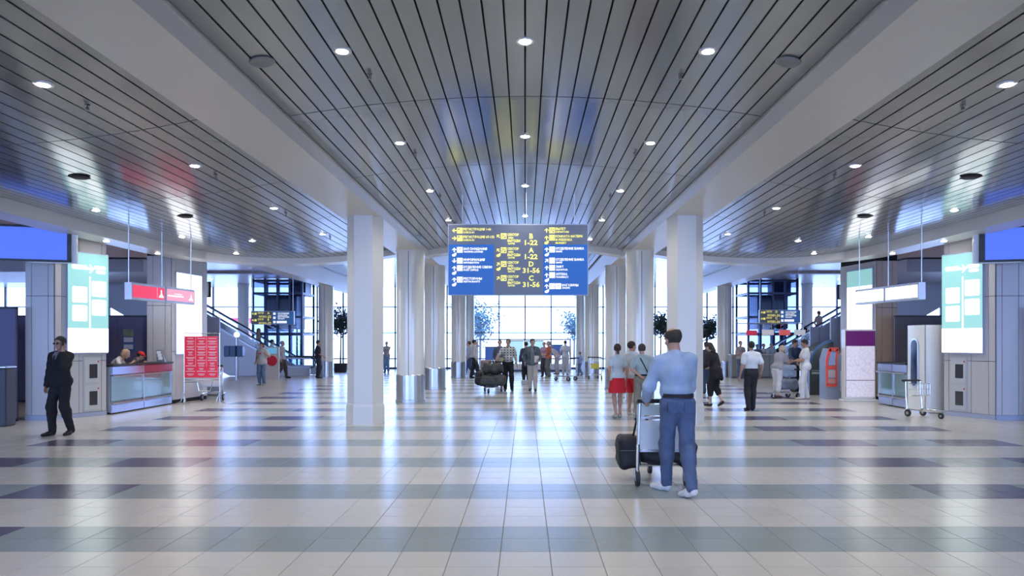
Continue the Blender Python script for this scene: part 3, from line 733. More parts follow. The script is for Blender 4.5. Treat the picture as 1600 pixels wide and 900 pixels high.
    for q in (.02, .97): MB().tube((W*q, .08, H), (W*q, .08, (4.47 if 9.45 < abs(x0+W*q) < 10.15 else 5.2)-z0), .012, 6).build('hanger_rod', steel, t)
# ------------------------------------------------------------ notice stand, kiosks, cabinets
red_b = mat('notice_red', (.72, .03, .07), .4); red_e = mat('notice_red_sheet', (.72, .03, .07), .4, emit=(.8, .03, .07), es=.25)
pink_t = mat('notice_text', (.85, .62, .68), .5)
D = 20.05; x0, x1 = PX(288.5, D), PX(340, D); z0, z1 = PZ(590, D), PZ(525.5, D); W = x1-x0; H = z1-z0
t = thing('notice_stand', 'red text-covered notice board on a chrome tube stand by the left far pylon', 'notice board', (x0, D, 0))
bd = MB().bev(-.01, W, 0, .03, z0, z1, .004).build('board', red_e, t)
tx = MB(); rr = random.Random(3); rows_ = 14
j = []
for c in range(3):
    for r in range(rows_):
        zz = z1-.07-r*(H-.08)/rows_; xx = .03+c*W/3
        wv = rr.uniform(.12, .27)
        flat(tx, [(xx+.13-wv/2, zz), (xx+.13+wv/2, zz), (xx+.13+wv/2, zz+.022), (xx+.13-wv/2, zz+.022)])
        if r % 2: flat(tx, [(xx+.13-wv/3, zz-.026), (xx+.13+wv/3, zz-.026), (xx+.13+wv/3, zz-.012), (xx+.13-wv/3, zz-.012)])
tx.build('printed_lines', pink_t, t)
gl_ = MB()
for c in (1, 2): gl_.box(W*c/3-.004, W*c/3+.004, -.006, -.001, z0+.3, z1-.02)
gl_.build('column_rule', pink_t, t)
for x in (-.03, W+.04):
    MB().path([(x, .04, .03), (x, .04, 1.96)], .016).build('upright', chrome, t)
    MB().path([(x-.14, -.1, .02), (x-.08, .0, .06), (x, .04, .3)], .014).path([(x+.22, -.12, .02), (x+.06, 0, .06), (x, .04, .3)], .014).build('foot', chrome, t)
MB().path([(-.03, .04, 1.95), (W+.04, .04, 1.95)], .014).path([(-.03, .04, .66), (W+.04, .04, .66)], .014).build('cross_bar', chrome, t)
MB().path([(.0,.0,.60),(.35,.0,.60),(.4,0,.35),(.7,0,.35),(.78,0,.62)], .012).build('cross_bar', chrome, t)

# brochure holder on the counter
t = thing('brochure_holder', 'grey leaflet holder standing on the far end of the left counter', 'leaflet rack', (PX(253, 19.6), 19.6, 1.17), .2)
MB().slab([(-.1,0),(.1,0),(.0,.32),(-.12,.32)], -.1, .1).build('shell', mat('holder_grey', (.18, .2, .25), .4), t)
for k in range(3): MB().box(-.1+.02*k, -.0+.02*k, -.115, -.1, .22-.08*k, .30-.08*k).build('leaflet', white_m, t)

# purple headed light panel
D = 20.9; a, b = PX(1320, D), PX(1367.5, D); W = b-a
t = thing('display_panel', 'white patterned display panel with a purple top section, right of the red machine', 'display', (a, D, 0), -.06)
lil = mat('panel_pale_pattern', (.70, .68, .80), .35, emit=(.66, .62, .78), es=.42)
mm = lil.node_tree; b_ = mm.nodes['Principled BSDF']; tc = mm.nodes.new('ShaderNodeTexCoord'); vo = mm.nodes.new('ShaderNodeTexVoronoi'); vo.feature = 'DISTANCE_TO_EDGE'; vo.inputs['Scale'].default_value = 9
mm.links.new(tc.outputs['Object'], vo.inputs['Vector']); cr = mm.nodes.new('ShaderNodeValToRGB'); cr.color_ramp.elements[0].position = .02; cr.color_ramp.elements[1].position = .06
cr.color_ramp.elements[0].color = (.60, .57, .70, 1); cr.color_ramp.elements[1].color = (.76, .74, .86, 1); mm.links.new(vo.outputs['Distance'], cr.inputs[0]); mm.links.new(cr.outputs[0], b_.inputs['Base Color'])
MB().bev(0, W, 0, .28, .06, 2.08, .015).build('case', white_m, t)
MB().bev(-.05, W+.05, -.06, .34, 0, .06, .01).build('base', white_m, t)
MB().box(.035, W-.035, -.008, 0, 1.60, 2.03).build('purple_panel', mat('panel_purple', (.07, .01, .08), .3, emit=(.13, .015, .16), es=.5), t)
MB().box(.035, W-.035, -.008, 0, .62, 1.585).build('upper_panel', lil, t)
MB().box(.035, W-.035, -.008, 0, .13, .60).build('lower_panel', lil, t)
MB().box(.02, W-.02, -.004, .0, .59, .63).box(.02, .034, -.01, 0, .12, 2.04).box(W-.034, W-.02, -.01, 0, .12, 2.04).build('edging', mat('edging_dark', (.08, .07, .1), .4), t)

# tall white cabinet
t = thing('white_cabinet', 'tall white rounded cabinet with a narrow dark slot window, beside the right near pylon', 'cabinet')
P = [(9.62+.46*i/8, 17.42-.05*math.sin(PI*i/8)) for i in range(9)]+[(10.08, 18.15)]+[(9.575+.045*i/6-.03*math.sin(PI*i/6), 18.15-.70*i/6) for i in range(6)]
MB().prism(P, .06, 2.12).build('body', mat('cabinet_white', (.80, .83, .84), .3), t)
MB().tube((9.615, 17.425, .06), (9.615, 17.425, 2.12), .014, 6).build('corner_joint', mat('joint_grey', (.35, .36, .36), .5), t)
MB().box(9.54, 10.12, 17.33, 18.2, 0, .06).build('base', steel, t)
for nm, w_, h_, off, m_ in (('slot_frame', .36, 1.2, .0, steel), ('slot_window', .27, 1.12, .008, mat('slot_glass', (.02, .025, .06), .08))):
    q = MB(); q.slab(rrect(0, 1.2, w_, h_, w_*.45), 0, .02)
    q.v = [(9.555-off+v[1], 17.82-v[0], v[2]) for v in q.v]; q.build(nm, m_, t)

# red payment machine
D = 21.6; a = PX(1291, D)
t = thing('payment_machine', 'grey self-service machine with a red front frame, beside the purple display panel', 'machine', (a, D, 0))
def prof(mb, pts, x0, x1): # profile in y,z
    n = len(pts); vs = [(x0, y, z) for y, z in pts]+[(x1, y, z) for y, z in pts]
    return mb.add(vs, [tuple(range(n)), tuple(range(2*n-1, n-1, -1))]+[(i, n+i, n+(i+1) % n, (i+1) % n) for i in range(n)])
pts = [(0,0),(.0,.8),(.06,1.25),(.22,1.52),(.5,1.40),(.6,.9),(.6,0)]
body = MB(); body.slab([(0,.0),(.62,.0),(.66,.75),(.5,1.2),(.34,1.5),(.1,1.52),(.0,1.2)], 0, .5); body.build('body', mat('machine_grey', (.26, .29, .38), .4), t)
rm = mat('machine_red', (.80, .09, .06), .35)
fr = MB(); fr.slab([(-.01,.42),(.05,.42),(.05,1.2),(.14,1.44),(.12,1.53),(.05,1.50),(-.02,1.2)], -.03, .02).slab([(.26,.45),(.31,.42),(.31,1.2),(.37,1.47),(.30,1.52),(.26,1.2)], -.03, .02).slab([(.08,1.44),(.33,1.44),(.36,1.55),(.1,1.55)], -.03, .02).slab([(.0,.38),(.3,.38),(.3,.46),(.0,.46)], -.03, .02).slab([(.04,.9),(.28,.9),(.28,1.0),(.04,1.0)], -.03, .02)
fr.build('red_frame', rm, t)
MB().slab([(.06,1.03),(.27,1.03),(.3,1.4),(.12,1.4)], -.022, .0).build('screen', mat('machine_screen', (.1, .12, .2), .15, emit=(.10, .14, .28), es=1), t)
MB().slab([(.05,.65),(.27,.65),(.27,.88),(.05,.88)], -.028, .0).build('keypad_panel', mat('machine_panel', (.45, .4, .42), .4), t)
MB().slab([(.05,.47),(.27,.47),(.27,.62),(.05,.62)], -.028, .0).build('card_tray', mat('machine_tray', (.5, .25, .22), .4), t)
MB().box(.41, .53, -.01, .0, .25, .85).build('notice', mat('machine_notice', (.5, .58, .75), .4), t)

# dark rounded booth
D = 23.4; a, b = PX(1265, D), PX(1302, D); W = b-a
t = thing('rounded_booth', 'dark grey booth with a curved blue-tinted top behind the red machine', 'booth', (a, D, 0))
P = [(0,0),(W,0),(W,1.72)]+[(W-W*math.sin(q), 1.0+.72*math.cos(q)) for q in np.linspace(.1, PI/2, 8)]
MB().slab(P, 0, .8).build('body', mat('booth_grey', (.075, .09, .10), .3, .2), t)
MB().slab([(.0,.95),(.03,1.0)]+[(W-W*math.sin(q)*.93-.0, .98+.72*math.cos(q)) for q in np.linspace(PI/2, .1, 8)]+[(W-W*math.sin(q)*.96, 1.05+.75*math.cos(q)) for q in np.linspace(.1, PI/2, 8)], -.03, .0).build('blue_edge', mat('booth_blue', (.05, .16, .42), .3), t)
MB().box(.07, .42, -.006, 0, .68, .74).box(.07, .42, -.006, 0, .78, .80).build('lettering', mat('booth_print', (.4, .47, .48), .5), t)
# pale boards above it
t = thing('screen_board', 'pale blue screen board just above the rounded dark booth', 'partition', (PX(1266, 24.6), 24.6, 0))
MB().box(0, PX(1297.5, 24.6)-PX(1266, 24.6), 0, .06, .04, 2.23).build('board', lilac, t)
MB().box(.3, .312, -.004, 0, .1, 2.2).build('joint', dark, t); MB().box(0, .7, -.05, .12, 0, .04).build('foot', steel, t)

# ------------------------------------------------------------ staffed counter on the right with small hanging plates
D = 34.45; a, b = PX(1143, D), PX(1262, D); W = b-a
t = thing('check_counter', 'long grey-green counter with staff behind it in the right far hall', 'counter', (a, D, 0))
cm = mat('check_counter_panel', (.32, .34, .33), .35, .2)
n = 6
for i in range(n): MB().box(W*i/n+.01, W*(i+1)/n-.01, 0, .05, .08, 1.08).build('front_panel', cm, t)
MB().box(0, W, .05, .6, .0, 1.08).build('carcass', mat('check_carcass', (.2, .21, .22), .5), t)
MB().bev(-.05, W+.05, -.05, .65, 1.08, 1.14, .01).build('worktop', mat('worktop_grey', (.5, .5, .5), .3), t)
D2 = 35.0; xa, xb = PX(1158, D2), PX(1262, D2)
t = thing('sign_gantry', 'thin gantry holding red and white plates above the right far counter', 'gantry', (0, D2+.6, 0))
for x in (xa, xb): MB().tube((x, 0, 0), (x, 0, 2.75), .03, 8).build('post', steel, t)
MB().tube((xa, 0, 2.62), (xb, 0, 2.62), .025, 8).build('cross_bar', steel, t)
for k, (p, q, m_) in enumerate(((1171.5, 1188.5, 'r'), (1196.5, 1215, 'w'), (1223.5, 1241, 'o'), (1247.5, 1265, 'w2'))):
    col = {'r': (.62, .03, .06), 'w': (.62, .58, .6), 'o': (.75, .12, .10), 'w2': (.6, .6, .62)}[m_]
    tt = tag(MB().box(PX(p, D2), PX(q, D2), D2+.52, D2+.56, PZ(523.5, D2), PZ(516 if m_ == 'r' else 515, D2)).tube((PX(p+3, D2), D2+.54, PZ(516, D2)), (PX(p+3, D2), D2+.6, 2.62), .006, 4).tube((PX(q-3, D2), D2+.54, PZ(516, D2)), (PX(q-3, D2), D2+.6, 2.62), .006, 4).build('sign_plate', mat('plate_'+m_, col, .4, emit=col, es=.5)),
        {'r': 'red sign plate, leftmost above the right far counter', 'w': 'pale blank sign plate between the two red ones', 'o': 'orange-red sign plate above the right far counter', 'w2': 'pale sign plate beside the right escalator, rightmost of four'}[m_], 'sign')

# ------------------------------------------------------------ things by the left escalator
t = thing('payphone_stand', 'pole with blue payphone hoods in front of the left escalator', 'payphone', (PX(370, 33), 33, 0))
MB().tube((0,0,0), (0,0,2.0), .07, 10).build('pole', steel, t)
bl = mat('payphone_blue', (.06, .14, .36), .3)
for k, x in enumerate((-.38, -.12, .2)): MB().bev(x-.12, x+.14, -.25, .1, 1.05, 1.55, .03).build('hood', bl, t)
MB().ball((0, 0, 2.05), .13).build('globe_lamp', mat('globe', (.9, .9, .9), .3, emit=(1, 1, .97), es=2.5), t)
t = thing('poster_stand', 'small white stand with a red round poster beside the left escalator', 'stand', (PX(425, 33.5), 33.5, 0))
MB().box(-.32, .32, 0, .1, 0, 1.5).build('panel', mat('stand_white', (.7, .68, .68), .4), t)
MB().slab([(.24*math.cos(a), .85+.24*math.sin(a)) for a in np.linspace(0, 2*PI, 17)[:-1]], -.02, 0).build('red_disc', mat('disc_red', (.75, .02, .05), .4), t)
MB().box(-.22, .22, -.015, 0, 1.18, 1.45).build('blue_panel', mat('stand_blue', (.12, .35, .6), .3, emit=(.15, .45, .7), es=.6), t)
t = thing('pink_banner_stand', 'bright pink T-shaped stand in front of the left windows', 'banner', (PX(383, 44.6), 44.6, 0))
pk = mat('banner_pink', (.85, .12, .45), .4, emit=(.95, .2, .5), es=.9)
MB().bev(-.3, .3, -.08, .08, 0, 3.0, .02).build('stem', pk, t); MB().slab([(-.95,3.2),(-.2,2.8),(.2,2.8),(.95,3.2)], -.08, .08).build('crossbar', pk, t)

# ------------------------------------------------------------ display booth in the middle distance
D = 42.5; a, b = PX(746, D), PX(891, D); W = b-a; zt = PZ(529.3, D)
t = thing('glazed_stand', 'long white-framed glazed stand with blue screens in front of the far windows', 'stand', (a, D, 0))
wf = mat('stand_frame_white', (.85, .86, .88), .3)
MB().box(0, W, -.06, .06, zt-.07, zt).build('top_rail', mull, t)
for x in (0, PX(820, D)-a, W): MB().box(x-.05, x+.05, -.06, .06, 0, zt+.0).build('post', wf, t)
MB().tube((PX(820, D)-a, 0, zt), (PX(820, D)-a, 0, zt+.12), .03, 6).build('finial', steel, t)
MB().box(0, W, 0, .5, .1, .45).build('bench', wf, t)
MB().box(0, W, -.02, .5, 0, .1).build('base_strip', mat('stand_base_blue', (.06, .12, .3), .4), t)
blu = mat('stand_screen_blue', (.02, .05, .2), .2, emit=(.03, .08, .28), es=.8); cy = mat('stand_glass_blue', (.35, .6, .75), .15, emit=(.38, .66, .85), es=.9)
for p, q, y0, y1, m_, nm in ((758, 783, 543, 563.5, blu, 'dark_screen'), (861, 879, 539.5, 555.5, blu, 'dark_screen'), (793, 818, 533, 566, cy, 'pale_screen'), (822, 849, 533, 566, cy, 'pale_screen')):
    o = MB().box(PX(p, D)-a, PX(q, D)-a, -.03, .03, PZ(y1, D), PZ(y0, D)).build(nm, m_, t)
    MB().box(PX(p, D)-a-.04, PX(q, D)-a+.04, -.02, .05, PZ(y0, D), PZ(y0, D)+.05).box((PX(p, D)+PX(q, D))/2-a-.05, (PX(p, D)+PX(q, D))/2-a+.05, -.0, .05, .45, PZ(y1, D)).build('screen_mount', dark, t)

# ------------------------------------------------------------ trees
def tree(x, y, h, cr, cz, label, seed, name='tree', pot=False, n=900, leafc=(.05, .085, .07), trunk=.07, ls=.07, z0=0):
    R_ = random.Random(seed); t = thing(name, label, 'tree', (x, y, z0))
    tk = MB(); bk = mat('bark', (.10, .085, .075), .8)
    zb = .45 if pot else 0
    ends = []
    top = cz-cr*.55
    tk.tube((0, 0, zb), (.03, 0, top), trunk, 8, trunk*.75)
    for k in range(9):
        a = R_.uniform(0, 2*PI); e_ = Vector((cr*.7*math.cos(a)*R_.uniform(.5, 1), cr*.7*math.sin(a)*R_.uniform(.5, 1), cz+cr*R_.uniform(-.3, .7)))
        md = Vector((e_.x*.4, e_.y*.4, top+(e_.z-top)*.5)); tk.tube((.03, 0, top), md, trunk*.55, 6, trunk*.35); tk.tube(md, e_, trunk*.35, 6, trunk*.12); ends.append(e_); ends.append(md)
        e2 = md+Vector((R_.uniform(-1, 1), R_.uniform(-1, 1), R_.uniform(.1, 1)))*cr*.5; tk.tube(md, e2, trunk*.25, 5, trunk*.08); ends.append(e2)
    tk.build('trunk', bk, t)
    lf = MB()
    for k in range(n):
        c = R_.choice(ends)
        p = c+Vector((R_.gauss(0, 1), R_.gauss(0, 1), R_.gauss(0, 1)))*cr*.24
        u = Vector((R_.gauss(0, 1), R_.gauss(0, 1), R_.gauss(0, 1))).normalized(); v = u.cross(Vector((R_.gauss(0, 1), R_.gauss(0, 1), R_.gauss(0, 1)))).normalized()
        s1 = ls*R_.uniform(.7, 1.4)
        lf.add([p-u*s1, p+v*s1*.5, p+u*s1, p-v*s1*.5], [(0, 1, 2, 3)])
    lf.build('foliage', mat('foliage_%d' % int(leafc[1]*1000), leafc, .5, var=.4, bscale=3), t, kind='stuff')
    if pot:
        MB().lathe([(.36, 0), (.44, .5), (.42, .5), (.40, .46)], 20).build('pot', mat('pot_black', (.02, .02, .025), .4), t)
        MB().lathe([(.41, .44), (.05, .46)], 16).build('soil', mat('soil', (.04, .03, .02), .9), t)
    return t
tree(PX(532, 41.5)+.0, 41.5, 3.4, .95, 2.75, 'round-crowned potted tree right of the left round column, by the windows', 1, 'potted_tree', True, 1500, ls=.085, trunk=.05)
tree(PX(1103, 41.5), 41.5, 3.3, .85, 2.45, 'round-crowned potted tree left of the right glass lift, by the windows', 2, 'potted_tree', True, 1400, ls=.085, trunk=.05)
tree(PX(1032, 42), 42, 3.4, .8, 2.6, 'potted tree seen in the gap beside the right six-sided column', 3, 'potted_tree', True, 1300, ls=.085, trunk=.05)
tree(PX(750, 56), 56, 6, 2.0, 3.2, 'spreading blue-green tree outside the far windows, left of centre', 5, n=2600, ls=.10, leafc=(.04, .10, .13), trunk=.11, z0=-.05)
tree(PX(897, 56), 56, 5, 1.3, 3.0, 'smaller tree outside the far windows, right of centre', 6, n=1500, ls=.10, leafc=(.04, .10, .13), trunk=.09, z0=-.05)

# ------------------------------------------------------------ implicit surfaces (surface nets) for bodies, clothes and bags
def smin(a, b, k):
    if k <= 0: return np.minimum(a, b)
    h = np.clip(.5+.5*(b-a)/k, 0, 1); return b*(1-h)+a*h-k*h*(1-h)
def sd(prim, X, Y, Z):
    if prim[0] == 'c':
        _, a, b, ra, rb = prim[:5]; a = np.array(a, np.float32); ba = np.array(b, np.float32)-a
        q = float(ba@ba)+1e-9
        px, py, pz = X-a[0], Y-a[1], Z-a[2]; t = np.clip((px*ba[0]+py*ba[1]+pz*ba[2])/q, 0, 1)
        return np.sqrt((px-t*ba[0])**2+(py-t*ba[1])**2+(pz-t*ba[2])**2)-(ra+(rb-ra)*t)
    if prim[0] == 'e':
        _, c, r = prim[:3]; px, py, pz = X-c[0], Y-c[1], Z-c[2]
        if len(prim) > 3 and prim[3] is not None:
            R = prim[3]; px, py, pz = (R[0][0]*px+R[1][0]*py+R[2][0]*pz, R[0][1]*px+R[1][1]*py+R[2][1]*pz, R[0][2]*px+R[1][2]*py+R[2][2]*pz)
        k0 = np.sqrt((px/r[0])**2+(py/r[1])**2+(pz/r[2])**2); k1 = np.sqrt((px/r[0]**2)**2+(py/r[1]**2)**2+(pz/r[2]**2)**2)+1e-9
        return k0*(k0-1)/k1
    if prim[0] == 'b':
        _, c, hsz, rd = prim[:4]; px, py, pz = np.abs(X-c[0])-hsz[0]+rd, np.abs(Y-c[1])-hsz[1]+rd, np.abs(Z-c[2])-hsz[2]+rd
        return np.sqrt(np.maximum(px, 0)**2+np.maximum(py, 0)**2+np.maximum(pz, 0)**2)+np.minimum(np.maximum(px, np.maximum(py, pz)), 0)-rd
def bbox(prim):
    if prim[0] == 'c':
        a, b = np.array(prim[1]), np.array(prim[2]); r = max(prim[3], prim[4]); return np.minimum(a, b)-r, np.maximum(a, b)+r
    if prim[0] == 'e':
        r = max(prim[2]) if len(prim) > 3 and prim[3] is not None else None; c = np.array(prim[1]); rr = np.array(prim[2]) if r is None else np.array([r]*3); return c-rr, c+rr
    c, h = np.array(prim[1]), np.array(prim[2]); return c-h, c+h
def nets(prims, cell, k=.03, cut=None, sub=(), noise=None):
    lo = np.min([bbox(p)[0] for p in prims], 0)-2.5*cell; hi = np.max([bbox(p)[1] for p in prims], 0)+2.5*cell
    n = np.ceil((hi-lo)/cell).astype(int)+1
    ax = [lo[i]+cell*np.arange(n[i]) for i in range(3)]
    ax = [a.astype(np.float32) for a in ax]
    D_ = np.full(n, .3, np.float32)
    for p in prims:
        b0, b1 = bbox(p); m = k+2*cell
        i0 = np.maximum(np.floor((b0-m-lo)/cell).astype(int), 0); i1 = np.minimum(np.ceil((b1+m-lo)/cell).astype(int)+1, n)
        sl = tuple(slice(i0[q], i1[q]) for q in range(3))
        D_[sl] = smin(D_[sl], sd(p, ax[0][sl[0]][:,None,None], ax[1][sl[1]][None,:,None], ax[2][sl[2]][None,None,:]), p[-1] if p[0] == 'k' else k)
    X, Y, Z = ax[0][:,None,None], ax[1][None,:,None], ax[2][None,None,:]
    for p in sub: D_ = np.maximum(D_, -sd(p, X, Y, Z))
    if noise: D_ = D_+noise(X, Y, Z)
    if cut is not None: D_ = np.maximum(D_, cut(X, Y, Z))
    S = D_ < 0
    offs = [(i, j, l) for i in (0, 1) for j in (0, 1) for l in (0, 1)]
    cs = [S[i:n[0]-1+i, j:n[1]-1+j, l:n[2]-1+l] for i, j, l in offs]
    cnt = sum(c.astype(np.int8) for c in cs); act = np.argwhere((cnt > 0) & (cnt < 8))
    if len(act) == 0: return np.zeros((0, 3)), np.zeros((0, 4), int)
    val = np.stack([D_[act[:,0]+i, act[:,1]+j, act[:,2]+l] for i, j, l in offs], 1)
    acc = np.zeros((len(act), 3), np.float32); ct = np.zeros(len(act), np.float32); oa = np.array(offs, np.float32)
    for a in range(8):
        for b in range(a+1, 8):
            if abs(oa[a]-oa[b]).sum() != 1: continue
            m = (val[:,a] < 0) != (val[:,b] < 0); tt = np.where(m, val[:,a]/(val[:,a]-val[:,b]+1e-12), 0)
            acc += np.where(m[:,None], oa[a]+(oa[b]-oa[a])*tt[:,None], 0); ct += m
    V = lo+cell*(act+acc/ct[:,None])
    idm = -np.ones(n-1, int); idm[act[:,0], act[:,1], act[:,2]] = np.arange(len(act))
    F = []
    for axx in range(3):
        o1, o2 = [(1, 2), (2, 0), (0, 1)][axx]
        s0 = [slice(1, n[q]-1) for q in range(3)]; s0[axx] = slice(0, n[axx]-1)
        s1 = list(s0); s1[axx] = slice(1, n[axx])
        A_, B_ = S[tuple(s0)], S[tuple(s1)]; m = A_ != B_; ix = np.argwhere(m); 
        if len(ix) == 0: continue
        flip = A_[m]; ix = ix+np.array([s0[q].start for q in range(3)])
        def g(d1, d2):
            c = ix.copy(); c[:,o1] -= d1; c[:,o2] -= d2; return idm[c[:,0], c[:,1], c[:,2]]
        q = np.stack([g(1, 1), g(0, 1), g(0, 0), g(1, 0)], 1); q[~flip] = q[~flip][:, ::-1]; F.append(q)
    F = np.concatenate(F); return V, F[(F >= 0).all(1)]
def npmesh(name, parts, m):
    vs = np.concatenate([p[0] for p in parts]); o = 0; fs = []
    for v, f_ in parts: fs.append(f_+o); o += len(v)
    fs = np.concatenate(fs); me = bpy.data.meshes.new(name)
    me.vertices.add(len(vs)); me.vertices.foreach_set('co', vs.astype(np.float32).ravel())
    me.loops.add(fs.size); me.loops.foreach_set('vertex_index', fs.astype(np.int32).ravel())
    me.polygons.add(len(fs)); me.polygons.foreach_set('loop_start', np.arange(0, fs.size, 4, dtype=np.int32))
    me.polygons.foreach_set('use_smooth', np.ones(len(fs), bool))
    me.update(calc_edges=True); me.validate()
    if m: me.materials.append(m)
    return me
def blob(name, prims, m, parent, cell, **kw):
    return link(name, npmesh(name, [nets(prims, cell, **kw)], m), parent)

# ------------------------------------------------------------ luggage trolleys and bags
sheet = mat('trolley_sheet', (.62, .66, .72), .35)
def trolley(label, x, y, rz, panel=True, basket=False, yellow=False, name='luggage_trolley', scale=1.):
    t = thing(name, label, 'trolley', (x, y, 0), rz); t.scale = (scale,)*3
    for q in (-1, 1): MB().path([(q*.29,-.02,.16),(q*.29,-.04,.5),(q*.28,-.06,1.0)], .021).build('upright', chrome, t)
    MB().path([(-.29,-.02,.2),(-.26,.5,.2),(-.1,.92,.2),(.1,.92,.2),(.26,.5,.2),(.29,-.02,.2)], .018).path([(-.27,.3,.2),(.27,.3,.2)], .014).path([(-.22,.6,.2),(.22,.6,.2)], .014).build('base_frame', chrome, t)
    MB().path([(-.3,-.06,1.0),(-.3,-.16,1.02),(.3,-.16,1.02),(.3,-.06,1.0)], .026).build('handle', dark, t)
    if panel:
        MB().bev(-.27, .27, -.055, -.035, .44, .78, .004).build('advert_panel', sheet, t)
        MB().bev(-.27, .27, -.06, -.03, .80, .83, .004).bev(-.27, .27, -.06, -.03, .41, .44, .004).build('panel_rail', mat('rail_grey', (.4, .42, .46), .3, .5), t)
        MB().bev(-.26, .26, -.052, -.04, .84, .97, .004).build('upper_panel', mat('panel_upper', (.5, .6, .62), .3), t)
    if basket:
        b = MB()
        for z in (.62, .78, .94): b.path([(-.24,.0,z),(-.24,.3,z),(.24,.3,z),(.24,0,z)], .008, 6)
        for x_ in np.linspace(-.24, .24, 6): b.path([(x_,.3,.94),(x_,.3,.6),(x_,0,.6)], .006, 5)
        b.build('wire_basket', chrome, t)
    if yellow: MB().bev(-.2, .2, -.07, -.05, .5, .74, .004).build('yellow_advert', mat('advert_yellow', (.75, .65, .08), .4), t)
    for x_, y_, r in ((-.29, .02, .1), (.29, .02, .1), (0, .86, .08)):
        wh = MB().tube((x_-.022,y_,r), (x_+.022,y_,r), r, 18).build('wheel', rubber, t)
        MB().tube((x_-.026,y_,r), (x_+.026,y_,r), r*.45, 12).build('hub', mat('hub_grey', (.4, .4, .4), .4, .5), wh)
        MB().path([(x_,y_,r),(x_-.03,y_,r),(x_-.03,y_,.2)], .01, 6).build('fork', steel, t)
    return t
blk = mat('bag_black', (.012, .013, .018), .65, bump=.3, bscale=14)
def bag(name, label, x, y, z, sz, m, rz=0, handle=True, cell=.015, seed=0, strap=None, lump=1., rnd=.5):
    t = thing(name, label, 'bag', (x, y, z), rz); h = (sz[0]/2, sz[1]/2, sz[2]/2)
    nz = lambda X, Y, Z: .010*lump*np.sin(X*19+seed)*np.sin(Z*15+seed*2+Y*6)+.006*np.sin(Z*41+X*23)*np.sin(Y*31)
    blob('shell', [('b', (0, 0, h[2]), (h[0]-.012, h[1]-.012, h[2]-.012), min(h)*rnd)], m, t, cell, noise=nz)
    if handle: MB().path([(-h[0]*.35, 0, sz[2]-.03), (-h[0]*.3, 0, sz[2]+.06), (h[0]*.3, 0, sz[2]+.06), (h[0]*.35, 0, sz[2]-.03)], .012, 6).build('handle', m, t)
    MB().box(-h[0]*.8, h[0]*.8, -h[1]-.002, -h[1]+.012, h[2]*1.15, h[2]*1.18).build('zip', mat('zip_grey', (.12, .12, .12), .4), t)
    if strap: MB().path(strap, .014, 6).build('strap', m, t)
    return t
# the near trolley
trolley('metal luggage trolley with pale panels pushed by the man in denim', 1.62, 8.58, -.0)
bag('duffel_bag', 'wide black duffel bag lying across the near trolley', 1.74, 8.98, .205, (.74, .38, .30), blk, 0, False, .012, 1)
bag('shoulder_bag', 'black shoulder bag hanging at the left side of the near trolley', 1.27, 8.95, .15, (.30, .42, .42), blk, 0, False, .012, 3, strap=[(.06, 0, .38), (.09, -.1, .6), (.10, -.35, .82)])
# the couple's loaded trolley
lx, ly = PX(769, 24.6), 24.3
trolley('trolley loaded with dark bags beside the man in the checked shirt', lx+.02, ly+.75, PI-.15, panel=False)
bag('suitcase', 'dark grey flat suitcase, lowest on the loaded trolley', lx, ly+.2, .22, (.95, .45, .40), mat('bag_charcoal', (.045, .05, .048), .5, var=.6, bscale=7, bump=.3), .06, False, .02, 2, None, 1.5, .6)
bag('duffel_bag', 'dark patterned bag on top of the suitcase on the loaded trolley', lx+.03, ly+.28, .62, (.78, .4, .38), mat('bag_dark', (.04, .045, .042), .5, var=.7, bscale=9, bump=.4), .1, True, .02, 4, None, 3.5, .9)
bag('backpack', 'black bag hanging at the left end of the loaded trolley', lx-.46, ly+.15, .24, (.26, .42, .50), blk, .2, False, .02, 5, None, 1, .9)
bag('carrier_bag', 'pale carrier bag with a yellow patch behind the dark luggage', PX(783, 25.3), 25.45, .92, (.36, .2, .26), mat('bag_pale', (.5, .42, .40), .5), 0, False, .02, 6)
MB().box(-.03,.1,-.106,-.09,.1,.2).build('yellow_patch', mat('advert_yellow', (.75,.65,.08), .4), bpy.data.objects['carrier_bag'])
bag('cardboard_box', 'brown box standing behind the dark bags on the loaded trolley', lx-.22, ly+.62, .26, (.4, .3, .85), mat('card_brown', (.28, .22, .19), .7), 0, False, .02, 7)
# other trolleys
trolley('empty trolley lying low, left of the two in the right centre', PX(893, 32.5), 31.9, .95, panel=False)
trolley('upright trolley with a yellow advert by the third right column', PX(930, 33.2), 33.2, -.25, panel=False, basket=True, yellow=True)
trolley('wire basket trolley parked in front of the white cabinet', PX(1424, 16.9), 16.75, PI+.35, panel=False, basket=True, scale=.8)
trolley('trolley parked behind the purple-topped display panel', PX(1314.5, 22.6), 22.5, .1, panel=False, basket=True, scale=.9)
trolley('empty trolley parked under the red notice board', PX(334, 21.3), 21.2, .2, panel=True)
trolley('trolley loaded with pale bags between the group in white', PX(1237, 22.3), 22.15, PI/2+.3, panel=False, scale=.85)
bag('holdall', 'blue-grey soft holdall on the trolley between the group in white', PX(1229, 22.5), 22.45, .24, (.62, .42, .36), mat('bag_bluegrey', (.22, .26, .34), .6, var=.3, bscale=7), .2, True, .02, 8)
bag('holdall', 'light blue soft bag on top of the blue-grey holdall', PX(1230, 22.5), 22.45, .60, (.5, .35, .42), mat('bag_lightblue', (.32, .42, .58), .6, var=.3, bscale=7), .1, False, .02, 9)
tag(MB().bev(-.13, .13, -.12, .12, 0, .18, .02).build('floor_box', mat('box_grey', (.42, .45, .52), .5), loc=(PX(819.5, 29.3), 29.3, 0)), 'small grey box on the floor left of the man in pale trousers', 'box')
